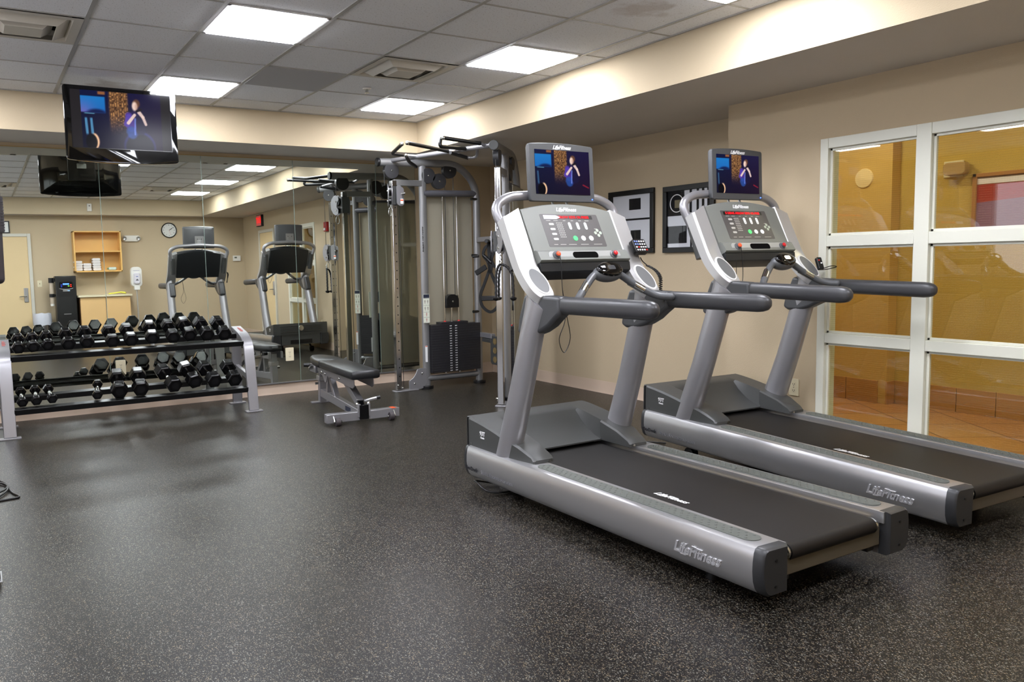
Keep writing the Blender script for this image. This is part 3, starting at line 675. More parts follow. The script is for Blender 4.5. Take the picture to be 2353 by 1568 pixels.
    # side handlebars
    for s in (-1, 1):
        X = s*.366
        pr = [(1.555, 1.140), (1.42, 1.140), (1.262, 1.136), (1.258, 1.048), (1.30, 1.02), (1.35, .982), (1.42, .948), (1.50, .924), (1.585, .922), (1.622, .940), (1.605, 1.02)]
        G().prism(pr, 'x', X-.040, X+.040).build('handle_joint', mat('joint_grey', '3c3d3f', .38, bump=(1800, .2, .0005)), o, bevel=.018, seg=4, ang=50)
        rings = []
        for y, k in ((1.262, .94), (1.255, 1), (.70, 1), (.672, .93), (.650, .78), (.636, .5), (.630, .15)):
            rings.append([(X+x*k, y, 1.092+(0 if y > 1.2 else -.0) + z*k) for x, z in rrect(.072, .088, .034, 5)])
        G().loft(rings).build('side_handlebar', hgrey, o, ang=50)
        G().cyl((s*.327, 1.28, 1.085), (s*.324, 1.28, 1.085), .006, n=8).cyl((s*.327, 1.38, 1.03), (s*.324, 1.38, 1.03), .006, n=8).build('joint_holes', black, o)
    # heart rate bar
    pts = arc([(-.32, 1.22, 1.11), (-.27, 1.28, 1.115), (-.17, 1.34, 1.175), (-.085, 1.37, 1.24), (0, 1.375, 1.245), (.085, 1.37, 1.24), (.17, 1.34, 1.175), (.27, 1.28, 1.115), (.32, 1.22, 1.11)], 4, r=.05)
    hb = G().tube(pts, .020, 14).ball((.32, 1.22, 1.11), .021, 12).ball((-.32, 1.22, 1.11), .021, 12).build('heart_rate_bar', midgrey, o, ang=60)
    G().ball((0, 1.365, 1.24), (.096, .048, .046), 24).build('sensor_pod', midgrey, hb, ang=60)
    pT = frame((0, 1.345, 1.262), (1, 0, 0), (0, .60, .80))
    G().loft([[(a*cos(2*PI*j/28), b_*sin(2*PI*j/28), z) for j in range(28)] for a, b_, z in ((.083, .044, -.006), (.083, .044, .008), (.074, .038, .015), (.03, .015, .019), (.002, .001, .0195))], T=pT).build('pod_cover', gloss, hb, ang=60)
    G().prism(rrect(.048, .026, .006, 2), 'z', .010, .0205, T=pT).build('pod_window', mat('pod_window', '3a3c40', .15), hb)
    for s in (-1, 1): G().tube([(s*.145, 1.353, 1.194), (s*.215, 1.314, 1.147)], .0212, 14).build('sensor_plate', steel, hb, ang=60)
    # keypad on the right wing
    if front:
        i = int(len(crv)*.42); c = V((.408, 1.585, 1.362)); T = frame(c+V((0, -.03, .02)), (1, 0, 0), (0, .52, .85))
        k = G().prism(rrect(.098, .088, .012), 'z', -.02, .014, T=T).build('keypad', black, o, bevel=.003)
        g = G()
        for r in range(4):
            for q in range(5):
                g.mat(1 if q < 2 and r < 2 else (2 if (r, q) in ((2, 1), (3, 4)) else 0)).prism(rrect(.010, .009, .003, 2), 'z', .014, .0165, T=T @ M.Translation((-.034+q*.017, .028-r*.019, 0)))
        g.build('keypad_keys', [whitep, mat('key_blue', '7f93d8', .4), redp], k)
        cb = smooth([c+V((.01, -.03, -.04)), (.44, 1.56, 1.30), (.463, 1.545, 1.275)], 6)
        n = 26; path = smooth([(.463, 1.545, 1.275), (.484, 1.50, 1.245), (.486, 1.465, 1.20), (.474, 1.455, 1.12)], 40)
        coil = []
        for i, p in enumerate(path):
            a = 2*PI*n*i/(len(path)-1)
            for dd in (0,):
                coil.append(p+V((.010*cos(a), .010*sin(a), 0)))
        G().tube(cb, .003, 6).tube(coil, .0028, 5).build('coiled_cord', black, k)
    else:
        T = frame(V((.44, 1.44, 1.225)), (1, -.3, 0), (-.1, .5, .9))
        k = G().prism(rrect(.036, .085, .008), 'z', -.012, .012, T=T).build('keypad', black, o, bevel=.003)
        G().mat(0).prism(rrect(.012, .008, .003, 2), 'z', .012, .014, T=T @ M.Translation((-.006, .02, 0))).mat(1).prism(rrect(.012, .008, .003, 2), 'z', .012, .014, T=T @ M.Translation((.006, .0, 0))).build('keypad_keys', [redp, whitep], k)
        G().tube(smooth([(.45, 1.43, 1.19), (.50, 1.40, 1.21), (.53, 1.38, 1.205), (.50, 1.42, 1.19), (.46, 1.44, 1.185)], 6), .003, 6).build('keypad_cord', black, k)
    # lettering on the outer side cover
    sl = mat('logo_silver', 'c9c9cc', .3, .5)
    for s in (-1, 1):
        T = frame((s*.4705, .315, .145), (0, -1, 0) if s < 0 else (0, 1, 0), (s*.13, 0, 1))
        logo(G(), .064, T, .003, sx=.88).build('side_logo', sl, o)
    T = frame((-.4705, 1.83, .125), (0, -1, 0), (-.18, 0, 1))
    G().mat(0).text('FlexDeck', .034, T @ M.Translation((-.17, 0, 0)), .0006, bold=.0008).mat(1).text('Shock Absorption System', .034, T @ M.Translation((.085, 0, 0)), .0005, sx=.88).build('side_lettering', [mat('letter_dark', '2b2b30', .5), mat('letter_grey', '77777c', .5)], o)
    return o
T1 = treadmill('silver and grey treadmill nearest the camera, keypad with coiled cord on its console', (2.232, -3.135, 0), (0, 0, 0), True, None)
T2 = treadmill('silver and grey treadmill beside the white framed window, its front end raised slightly', (3.564, -3.131, .0), (math.radians(1.32), 0, math.radians(-2.3)), False, None)
# ================================================================= dumbbell rack and dumbbells
rk = thing('dumbbell_rack', 'two tier dumbbell rack with silver bent legs and black rails below the wall mirrors', 'dumbbell rack', (0, 0, 0))
legp = arc([(2.11, .012), (2.178, .42), (2.21, .60), (2.33, .682), (2.60, .738)], 5, r=.05)
for x, nm in ((-.475, 'l'), (1.46, 'r')):
    pts = arc([(x, 2.115, .012), (x, 2.178, .42), (x, 2.215, .61), (x, 2.335, .680), (x, 2.60, .735)], 5, r=.06)
    G().tube(pts, .045, sq=True, ry=.014, up=(1,0,0)).build('front_leg', silver, rk, bevel=.003, ang=50) if False else None
    rings = []
    for i, p in enumerate(pts):
        d = (pts[min(i+1, len(pts)-1)]-pts[max(i-1, 0)]).normalized(); nrm = V((0, -d.z, d.y))
        rings.append([p+V((a, 0, 0))+nrm*b_ for a, b_ in ((-.045, -.016), (.045, -.016), (.045, .016), (-.045, .016))])
    lg = G().loft(rings).build('front_leg', silver, rk, bevel=.004, ang=40)
    g = G(); lT = frame((x+.005, 2.47, .7262), (0, .98, .2), (-1, 0, 0))
    for k, (w_, h_) in enumerate(((.03, .022), (.016, .030), (.022, .024), (.014, .028), (.026, .018))): g.prism([(-w_/2, -h_/2), (w_/2, -h_/2), (w_/2+.006, h_/2), (-w_/2+.006, h_/2)], 'z', 0, .0008, T=lT @ M.Translation((-.055+k*.027, .002*(-1)**k, 0)))
    g.build('leg_marking', mat('faded_red', 'a85a56', .5), lg)
    G().bar((x, 2.59, .73), (x, 2.655, .012), .09, .03, up=(0,1,0)).build('rear_leg', silver, rk, bevel=.004)
    G().bar((x, 2.19, .30), (x, 2.63, .36), .035, .05).bar((x, 2.24, .60), (x, 2.61, .66), .035, .05).build('side_brace', silver, rk, bevel=.003)
    G().box(x-.075, x+.075, 2.08, 2.15, 0, .012).build('foot_plate', silver, rk, bevel=.002)
    G().box(x-.075, x+.075, 2.62, 2.69, 0, .012).build('foot_plate', silver, rk, bevel=.002)
    G().ball((x, 2.163, .20), .009, 8).ball((x, 2.208, .54), .009, 8).build('leg_bolts', steel, rk)
for y, z in ((2.245, .635), (2.47, .690), (2.16, .222), (2.395, .290)):
    T = frame((0, y, z), (1, 0, 0), (0, .97, .24))
    G().box(-.435, 1.42, -.035, .035, -.004, .004, T=T).box(-.435, 1.42, -.040, -.032, -.034, .012, T=T).build('shelf_rail', blackmetal, rk, bevel=.002)
UP = [(-.373,.708,-.365,.76),(-.267,.712,-.261,.763),(-.162,.716,-.159,.77),(-.013,.718,-.012,.78),(.127,.722,.134,.786),(.322,.718,.323,.782),(.467,.722,.467,.785),(.639,.729,.658,.799),(.81,.726,.818,.799),(.951,.734,.953,.812),(1.099,.729,1.1,.804),(1.251,.725,1.249,.801)]
LO = [(-.374,.279,-.373,.332),(-.275,.282,-.269,.336),(-.162,.286,-.172,.335),(.174,.282,.205,.338),(.344,.309,.362,.387),(.512,.311,.53,.387),(.779,.315,.742,.399),(.955,.334,.94,.407),(1.123,.323,1.102,.399),(1.306,.317,1.315,.391)]
ordn = ['leftmost', 'second', 'third', 'fourth', 'fifth', 'sixth', 'seventh', 'eighth', 'ninth', 'tenth', 'eleventh', 'rightmost']
def dumbbell(p, y0, y1, r, label, roll=0):
    a, b_ = V((p[0], y0, p[1])), V((p[2], y1, p[3])); c = (a+b_)/2; d = (b_-a); L = d.length; d.normalize()
    o = thing('dumbbell', label, 'dumbbell', c, group='hex dumbbells on the rack')
    x = d.cross(V((0,0,1))).normalized(); z = x.cross(d)
    T = M(((x.x,d.x,z.x,0),(x.y,d.y,z.y,0),(x.z,d.z,z.z,0),(0,0,0,1)))
    hl = r*(1.5 if r > .06 else 1.25)
    for s in (-1, 1):
        rings = []
        for y, k in ((-hl/2, .80), (-hl/2+.012, 1), (hl/2-.010, 1), (hl/2, .84)):
            rings.append([(r*k*cos(PI/3*j+roll), s*L/2+s*y, r*k*sin(PI/3*j+roll)) for j in range(6)])
        h = G().loft(rings, T=T).build('head', rubber, o, bevel=.004, ang=20)
        G().cyl((0, s*(L/2+hl/2-.001), 0), (0, s*(L/2+hl/2+.0006), 0), r*.45, n=20, T=T).build('head_disc', mat('hex_face', '0e0e10', .25), h)
    G().tube([V((0, -L/2+hl/2+(L-hl)*i/6, 0)) for i in range(7)], [.012, .0135, .0155, .016, .0155, .0135, .012], 12, T=T).build('handle', chrome, o, ang=60)
for i, p in enumerate(UP):
    dumbbell(p, 2.24, 2.46, (.051 if i < 3 else .054+.0011*i), ('%s black hex dumbbell' % ordn[i])+(' from the left' if 0 < i < 11 else '')+' on the top tier of the rack', .12 if i in (1, 9) else 0)
for i, p in enumerate(LO):
    lab = ['small black hex dumbbell with chrome handle at the far left of the bottom tier', 'small black hex dumbbell with chrome handle, middle of the three at left of bottom tier',
           'small black hex dumbbell, rightmost of the left three on the bottom tier', 'small black hex dumbbell standing alone mid bottom tier beside the large ones',
           'large black hex dumbbell, first of the big ones right of the small one, bottom tier', 'large black hex dumbbell, second of the big ones on the bottom tier',
           'large black hex dumbbell, third of the big ones on the bottom tier', 'large black hex dumbbell, fourth of the big ones, turned with pale top facet, bottom tier',
           'large black hex dumbbell, second from the right end of the bottom tier', 'rightmost large black hex dumbbell on the bottom tier beside the silver leg'][i]
    dumbbell(p, 2.17, 2.40, .042 if i < 4 else .070, lab, .2 if i == 7 else 0)

# ================================================================= adjustable bench
bn = thing('weight_bench', 'low black padded adjustable bench with silver frame in front of the mirrors', 'bench', (2.07, 1.085, 0), rz=-math.radians(4.2))
def pad(pts, z0, z1, nm):
    g = G(); n = len(pts); cx = sum(p[0] for p in pts)/n; cy = sum(p[1] for p in pts)/n
    def ring(k, z): return [(cx+(x-cx)*(1-k/max(.05, abs(x-cx))), cy+(y-cy)*(1-k/max(.08, abs(y-cy))), z) for x, y in pts]
    g.loft([ring(.016, z0), ring(.003, z0+.010), ring(0, z0+.03), ring(.002, z1-.012), ring(.008, z1-.004), ring(.018, z1)])
    return g.build(nm, vinyl, bn, ang=60)
p1 = pad([(-.135, -.12), (-.128, -.15), (-.05, -.16), (.05, -.16), (.108, -.15), (.115, -.12), (.118, .3), (.118, .735), (-.138, .735), (-.138, .3)], .378, .45, 'back_pad')
p2 = pad([(-.138, .745), (.118, .745), (.112, .95), (.085, 1.15), (.05, 1.24), (-.06, 1.24), (-.10, 1.15), (-.13, .95)], .378, .45, 'seat_pad')
G().tube([(-.126, -.148, .442), (.106, -.148, .442), (.108, .72, .442), (-.128, .72, .442)], .0022, 6, close=True).build('piping', mat('piping_grey', '4a4a4a', .5), p1)
G().box(-.32, .32, -.035, .035, .022, .095).build('front_crossbar', silver, bn, bevel=.004)
G().box(.25, .29, -.036, .036, .094, .0965).build('crossbar_sticker', orange, bn)
G().bar((0, .03, .06), (0, 1.12, .10), .055, .075).build('base_beam', silver, bn, bevel=.004)
G().box(-.0285, -.0275, .22, .36, .045, .085).build('beam_label', navyp, bn)
G().box(-.11, .11, 1.09, 1.15, 0, .012).build('rear_foot', silver, bn, bevel=.002)
G().bar((0, 1.12, .01), (0, 1.10, .345), .065, .065, up=(0,1,0)).mat(1).box(-.045, .045, 1.06, 1.15, .215, .26).build('rear_post', [silver, rail], bn, bevel=.003)
G().bar((0, .86, .34), (0, .66, .09), .05, .05).bar((0, .86, .34), (0, .90, .10), .05, .04).build('strut', silver, bn, bevel=.003)
G().bar((0, .50, .36), (0, .06, .155), .06, .06).mat(1).bar((0, .06, .155), (0, -.03, .075), .05, .05).build('adjusting_arm', [silver, mat('black_steel', '161618', .2, .5)], bn, bevel=.003)
G().mat(1).box(-.055, -.028, -.045, -.035, .05, .16).box(.028, .055, -.045, -.035, .05, .16).mat(0).box(-.04, .04, -.05, -.03, .03, .15).build('latch_plate', [mat('black_steel', '161618', .2, .5), silver], bn, bevel=.003)
for s in (-1, 1):
    X = s*.085
    G().prism([(-.06, .372), (.95, .372), (.95, .33), (.80, .30), (.74, .25), (.70, .25), (.66, .315), (.10, .295), (-.02, .29), (-.06, .31)], 'x', X-.004, X+.004).build('side_plate', silver, bn, bevel=.002)
    G().ball((s*.092, .80, .335), .016, 10).ball((s*.092, .70, .33), .013, 10).ball((s*.092, .30, .335), .013, 10).build('plate_bolts', steel, bn)
    w = G().cyl((s*.255, -.062, .034), (s*.215, -.062, .034), .034, n=24).build('wheel', mat('wheel_grey', '3a3436', .6), bn, bevel=.003)
    G().cyl((s*.27, -.062, .034), (s*.20, -.062, .034), .009, n=10).bar((s*.265, -.062, .034), (s*.265, -.03, .07), .006, .03).build('axle', steel, w)
    G().ball((s*.05, -.015, .155), .018, 10).build('arm_bolt', steel, bn)
G().mat(0).cyl((.03, .035, .17), (.14, .03, .185), .013, n=14).mat(1).cyl((.14, .03, .185), (.17, .03, .189), .016, n=14).build('carry_handle', [rail, black], bn)
G().mat(0).cyl((-.09, 1.08, .345), (-.135, 1.08, .345), .014, n=12).mat(1).cyl((-.10, 1.17, .36), (-.15, 1.19, .362), .018, n=12).build('pull_pin', [steel, black], bn)
G().box(-.09, -.06, 1.02, 1.20, .30, .375).box(.05, .08, 1.02, 1.20, .30, .375).build('seat_bracket', silver, bn, bevel=.003)
G().cyl((-.045, 1.09, .19), (-.075, 1.09, .19), .012, n=10).cyl((.045, 1.09, .19), (.075, 1.09, .19), .014, n=10).build('post_bolts', steel, bn)

# ================================================================= dual cable machine in the corner
cm = thing('cable_machine', 'tall silver dual cable pulley machine with pull up bar in the corner by the mirrors', 'cable machine', (0, 0, 0))
m = bpy.data.materials.new('smoked_panel'); m.use_nodes = True; nt = m.node_tree; nt.nodes.clear()
out = nt.nodes.new('ShaderNodeOutputMaterial'); tr = nt.nodes.new('ShaderNodeBsdfTransparent'); tr.inputs[0].default_value = (.66, .64, .58, 1)
df = nt.nodes.new('ShaderNodeBsdfPrincipled'); df.inputs['Base Color'].default_value = (*lin('c0baa8'), 1); df.inputs['Roughness'].default_value = .35
mx = nt.nodes.new('ShaderNodeMixShader'); mx.inputs[0].default_value = .45
nt.links.new(tr.outputs[0], mx.inputs[1]); nt.links.new(df.outputs[0], mx.inputs[2]); nt.links.new(mx.outputs[0], out.inputs[0]); smoked = m
stackm = mat('weight_plate_black', '1d1c1f', .5)
pulleym = mat('pulley_cover', '2d2d2f', .4)
def tower(ox, oy, ang, s, ztrol, arm):
    """local x runs from the chrome post along the frame, local y*s points to the shrouded back"""
    c_, s_ = cos(ang), sin(ang)
    T = M(((c_, -s_*s, 0, ox), (s_, c_*s, 0, oy), (0, 0, 1, 0), (0, 0, 0, 1)))
    up_ = mat('tower_silver', '8c8c8d', .33, .55)
    pts = arc([(-.145, 0, 2.315), (.76, 0, 2.335), (.985, 0, 2.12), (.985, 0, .03)], 8, r=.20)
    G().tube([T @ p for p in pts], .036, 14, ry=.040).build('frame_tube', up_, cm, ang=60)
    G().tube([T @ V((-.15, 0, 2.315)), T @ V((-.175, 0, 2.315))], .044, 14).build('end_cap', black if s > 0 else dkgrey, cm, bevel=.004)
    u = G().tube([T @ V((.335, 0, .03)), T @ V((.335, 0, 2.30))], .027, 16, ry=.042).build('front_upright', up_, cm, ang=60)
    G().tube([T @ V((.335, 0, 2.02)), T @ V((.985, 0, 2.035))], .034, 14).build('upper_crossbar', mat('crossbar_grey', '5e5e64', .4, .3), cm, ang=60)
    G().tube([T @ V((.335, 0, .105)), T @ V((.985, 0, .105))], .030, 14).build('lower_crossbar', up_, cm, ang=60)
    for x in (.335, .985): G().cyl((x, 0, 0), (x, 0, .034), .068, n=24, T=T).build('floor_pad', black, cm, bevel=.004)
    pst = G().box(-.028, .028, -.028, .028, .02, 2.14, T=T)
    pst = pst.build('guide_post', mat('chrome_post', 'cfcfcf', .12, 1), cm, bevel=.004)
    g = G()
    for k in range(21): g.cyl((.004, -.0285, .16+k*.09), (.004, -.0295, .16+k*.09), .0065, n=10, T=T).cyl((.0285, 0, .16+k*.09), (.0295, 0, .16+k*.09), .0065, n=10, T=T)
    g.build('post_holes', black, pst)
    G().box(.0, .32, -.025, .025, 2.09, 2.15, T=T).build('top_arm', up_, cm, bevel=.004)
    G().box(-.05, .21, -.05, .05, 0, .012, T=T).build('base_plate', silver, cm, bevel=.003)
    G().prism([(.11, .0), (.11, .10), (.16, .13), (.19, .17), (.21, .215), (.25, .225), (.32, .22), (.32, .06), (.27, .012), (.20, .0)], 'y', -.03, -.022, T=T).mat(1).ball((.17, -.035, .07), .011, 8, T=T).ball((.26, -.035, .17), .011, 8, T=T).build('cam_plate', [silver, steel], cm, bevel=.002)
    G().ball((-.02, -.035, .07), .014, 8, T=T).ball((.03, -.035, .04), .012, 8, T=T).build('post_bolts', steel, cm)
    for x in (.567, .738): G().cyl((x, 0, .14), (x, 0, 2.0), .010, n=12, T=T).build('guide_rod', chrome, cm)
    st = G().box(.49, .82, -.055, .055, .662, .688, T=T).build('weight_stack', stackm, cm, bevel=.003)
    for k in range(19): G().box(.368, .965, -.065, .065, .165+k*.0262, .165+(k+1)*.0262-.0006, T=T).build('weight_plate', stackm, st, bevel=.0006, seg=1)
    Tn = T @ frame((.628, -.0655, .411), (1, 0, 0), (0, 0, 1))
    for x in (-.03, .035):
        g = G()
        for k in range(19): g.prism([(-.012, -.004), (.012, -.004), (.012, .004), (-.012, .004)], 'z', 0, .0006, T=Tn @ M.Translation((x, (k-9)*.0262, 0)))
        g.mat(1)
        for k in range(19): g.text(str((19-k)*5), .009, Tn @ M.Translation((x, (k-9)*.0262, .0007)), .0002, bold=.0004)
        g.build('weight_numbers', [whitep, blackp], st, recalc=False)
    G().cyl((.652, 0, .16), (.652, 0, .84), .009, n=12, T=T).build('selector_rod', chrome, st)
    G().mat(0).lathe([(.014, 0), (.014, .006), (.009, .012), (.001, .012)], T=T @ M.Translation((.567, 0, .688))).lathe([(.014, 0), (.014, .006), (.009, .012), (.001, .012)], T=T @ M.Translation((.738, 0, .688))).build('rod_bushings', redp, st)
    G().prism([(-.075, -.07), (.075, -.07), (.075, .02), (.055, .055), (.02, .07), (-.02, .07), (-.055, .055), (-.075, .02)], 'y', -.03, .03, T=T @ M.Translation((.652, 0, .905))).mat(1).cyl((.652, -.031, .90), (.652, -.034, .90), .010, n=10, T=T).build('stack_pulley_housing', [black, steel], st, bevel=.004)
    for x, z in ((-.02, 2.235), (.395, 2.20), (.525, 2.148), (.652, 2.262)):
        G().mat(0).cyl((x, -.026, z), (x, .026, z), .079, n=32, T=T).mat(1).cyl((x, -.027, z), (x, -.030, z), .009, n=10, T=T).build('pulley', [pulleym, steel], cm, bevel=.003)
    cab = mat('cable_black', '1a1a1a', .4)
    G().tube([T @ V((x, 0, z)) for x, z in ((.70, 2.22), (.70, .95))], .0035, 6).tube([T @ V((x, 0, z)) for x, z in ((.60, 2.1), (.60, .95))], .0035, 6).tube([T @ V((x, -.0, z)) for x, z in ((-.095, 2.2), (-.095, ztrol+.1))], .003, 6).tube([T @ V((x, .0, z)) for x, z in ((.06, .04), (.06, 2.1))], .003, 6).build('cable', cab, cm)
    # trolley on the post, swivel pulley arm and carabiner
    z = ztrol
    tr_ = G().mat(0).box(-.042, .042, -.042, .042, z-.09, z+.09, T=T).mat(1).prism(rrect(.06, .20, .03), 'y', -.075, -.066, T=T @ M.Translation((.03, 0, z))).prism(rrect(.07, .19, .03), 'y', -.05, -.043, T=T @ M.Translation((.06, 0, z-.01)))
    tr_.mat(2).cyl((.04, -.05, z+.01), (.09, -.09, z+.02), .014, n=12, T=T).mat(3).prism(rrect(.03, .05, .004), 'y', -.078, -.076, T=T @ M.Translation((.055, 0, z-.06)))
    tr_ = tr_.build('pulley_trolley', [dkgrey, silver, steel, whitep], cm, bevel=.002)
    G().box(.04, .07, -.0795, -.0785, z-.055, z-.043, T=T).build('warning_sticker', orange, tr_)
    TT = T; T = T @ M.Translation((-.045, 0, 0)) @ M.Rotation(arm, 4, 'Z') @ M.Translation((.045, 0, 0))
    half = [(.0, .115), (-.035, .105), (-.07, .07), (-.085, .02), (-.08, -.04), (-.05, -.09), (-.01, -.115), (.03, -.10), (.035, -.05), (.01, -.02), (.02, .03), (.045, .06), (.035, .10)]
    for yy in (-.022, .014): G().prism([(x-.07, zz) for x, zz in half], 'y', yy, yy+.006, T=T @ M.Translation((-.03, 0, z))).build('swivel_plate', silver, tr_, bevel=.001)
    G().cyl((-.10, -.014, z+.04), (-.10, .014, z+.04), .05, n=24, T=T).cyl((-.10, -.014, z-.06), (-.10, .014, z-.06), .03, n=24, T=T).mat(1).cyl((-.10, -.026, z+.04), (-.10, .026, z+.04), .009, n=10, T=T).cyl((-.10, -.026, z-.06), (-.10, .026, z-.06), .009, n=10, T=T).build('swivel_pulley', [black, steel], tr_)
    o_ = T @ V((-.10, 0, z-.165))
    G().tube([o_+V((a*.018, a*.006, b_*.045)) for a, b_ in [(cos(t)*(1-.25*sin(t)), sin(t)) for t in [2*PI*i/16 for i in range(16)]]], .0042, 8, close=True).build('carabiner', steel, tr_, ang=60)
    T = TT
    G().box(.365, .960, .062, .068, .13, 2.02, T=T).build('back_shroud', smoked, cm)
    # placard, stickers, vertical script, hooks
    PT = T @ frame((.322 if s > 0 else .335, -.046, .84), (1, 0, 0), (0, 0, 1))
    g = G().mat(0).prism(rrect(.072, .30, .006), 'z', 0, .004, T=PT).mat(1).prism([(-.034, .11), (.034, .11), (.034, .147), (-.034, .147)], 'z', .004, .0046, T=PT)
    g.mat(3)
    for zz in (.105, .035, -.035, -.09, -.147): g.prism([(-.034, zz-.001), (.034, zz-.001), (.034, zz+.001), (-.034, zz+.001)], 'z', .004, .0046, T=PT)
    g.mat(2)
    for q, zz in enumerate((.07, 0, -.062, -.118)):
        for xx in ((-.016, .016) if q < 2 else (0,)):
            if q > 1: g.mat(4)
            g.prism([(-.002, -.018), (.002, -.018), (.003, .01), (-.003, .01)], 'z', .004, .0046, T=PT @ M.Translation((xx, zz, 0))).prism([(-.009, .006), (.009, .006), (.009, .009), (-.009, .009)], 'z', .004, .0046, T=PT @ M.Translation((xx, zz, 0))).cyl((0, .016, .004), (0, .016, .0046), .004, n=8, T=PT @ M.Translation((xx, zz, 0)))
    g.build('instruction_placard', [mat('placard_cream', 'd5d8c8', .5), navyp, mat('icon_brown', '5c4a40', .5), blackp, mat('icon_red', 'a04038', .5)], cm, recalc=False)
    G().mat(0).prism(rrect(.026, .17, .004), 'y', -.0465, -.045, T=T @ M.Translation((.312, 0, .37))).mat(1).box(.300, .324, -.0472, -.0466, .445, .453, T=T).build('safety_label', [whitep, orange], cm, recalc=False)
    logo(G(), .062, T @ frame((.3065, -.012, 1.55), (0, 0, 1), (-.35, .94, 0) if s < 0 else (-.35, .94, 0)), .001).build('upright_lettering', blackp, cm)
    for z_ in (1.975, 1.38, .78): G().cyl((.985, -.02, z_), (.90, -.035, z_), .013, .016, n=12, T=T).build('storage_hook', black, cm, ang=50)
    return T
TA = tower(3.02, 2.305, 0, 1, 1.99, math.radians(68))
TB = tower(3.40, .985, PI/4, -1, 1.49, math.radians(-35))
# pull up bar with grips
a, b_ = V((3.0, 2.30, 2.335)), V((3.39, 1.03, 2.345))
pb = G().tube([a, b_], .022, 14).build('pull_up_bar', silver, cm, ang=60)
d = (b_-a)
def onbar(t, dz=0): return a+d*t+V((0, 0, dz))
def grip(pts, i0, i1, nm='grip'):
    g = G().tube(arc(pts, 5, r=.05), .0135, 10).build('grip_tube', silver, pb, ang=60)
    G().tube(arc(pts[i0:i1+1], 5, r=.05), .0175, 12).build('foam_grip', black, pb, ang=60)
O = V((-.37, -.13, 0))
grip([onbar(.30), onbar(.20)+V((-.06,-.02,.02)), V((2.775, 1.816, 2.335)), V((2.718, 1.50, 2.375))], 1, 3)
grip([V((2.925, 1.826, 2.325)), V((3.05, 2.0, 2.29)), V((3.214, 2.169, 2.27)), V((3.24, 2.25, 2.30))], 0, 2)
grip([V((2.70, 1.36, 2.365)), onbar(.60)], 0, 1)
grip([V((2.965, 1.18, 2.40)), V((3.30, 1.10, 2.36)), onbar(.93)], 0, 1)
grip([V((2.97, 1.24, 2.40)), V((2.945, 1.22, 2.33)), onbar(.76)], 0, 2)
grip([onbar(.70), V((3.12, 1.33, 2.30)), V((3.34, 1.39, 2.27)), V((3.40, 1.33, 2.27)), onbar(.86)], 1, 2)
for p in ((2.718, 1.50, 2.375), (2.70, 1.36, 2.365), (2.965, 1.18, 2.40), (2.97, 1.24, 2.40), (2.925, 1.826, 2.325)):
    G().ball(p, .0195, 12).build('grip_tip', steel, pb, ang=60)
# storage arm and accessory holder on the wall side of the first tower
G().bar((4.01, 2.26, .53), (3.98, 1.98, .53), .05, .05).mat(1).bar((4.0, 2.2, .48), (3.98, 2.0, .48), .04, .04).build('storage_arm', [silver, dkgrey], cm, bevel=.004)
g = G(); prof = rrect(.15, .30, .035, 4)
g.loft([[(3.965, 1.94+x, .385+z) for x, z in prof], [(3.985, 1.94+x, .385+z) for x, z in prof]])
g.build('accessory_plate', dkgrey, cm, bevel=.004)
g = G()
for z in (.48, .385, .29): g.cyl((3.962, 1.93, z), (3.9655, 1.93, z), .034, n=20)
g.build('plate_holes', mat('hole_tan', '6b5a36', .7), cm)
G().bar((4.0, 2.28, 1.545), (3.93, 1.90, 1.545), .04, .05).mat(1).cyl((3.93, 1.96, 1.52), (3.86, 1.90, 1.52), .02, n=12).build('strap_hook', [silver, black], cm, bevel=.003)

# rope handle on the second tower
rp = thing('rope_handle', 'black twisted rope handle with ball ends hanging from the right pulley trolley', 'rope', (3.345, .88, 1.29))
def twist(p, r=.011):
    p = smooth(p, 10); rings = []; N = len(p)
    for i, q in enumerate(p):
        dd = (p[min(i+1, N-1)]-p[max(i-1, 0)]).normalized(); x = dd.cross(V((0, 1, 0))); 
        x = x.normalized() if x.length > .1 else V((1, 0, 0)); y = x.cross(dd)
        rings.append([q+(x*cos(t)+y*sin(t))*r*(1+.18*cos(3*(t-i*.55))) for t in [2*PI*k/15 for k in range(15)]])
    return rings
for s in (-1, 1):
    ex = V((-.02, .05, 0))*1 if s < 0 else V((.085, -.065, 0))
    pts = [V((0, 0, 0)), ex*.55+V((0, 0, -.03)), ex*.92+V((0, 0, -.10)), ex+V((0, 0, -.20)), ex*1.02+V((0, 0, -.30))]
    G().loft(twist(pts)).build('rope', mat('rope_black', '151516', .6), rp, ang=70)
    e = pts[-1]
    G().lathe([(.001, -.028), (.022, -.022), (.031, -.006), (.031, 0), (.012, .008), (.001, .008)], T=M.Translation(e)).build('rope_stop', black, rp, ang=50)
G().ball((0, 0, .005), .013, 10).tube([V((.009*cos(t), 0, .03+.014*sin(t))) for t in [2*PI*i/12 for i in range(12)]], .004, 8, close=True).build('rope_ring', steel, rp)
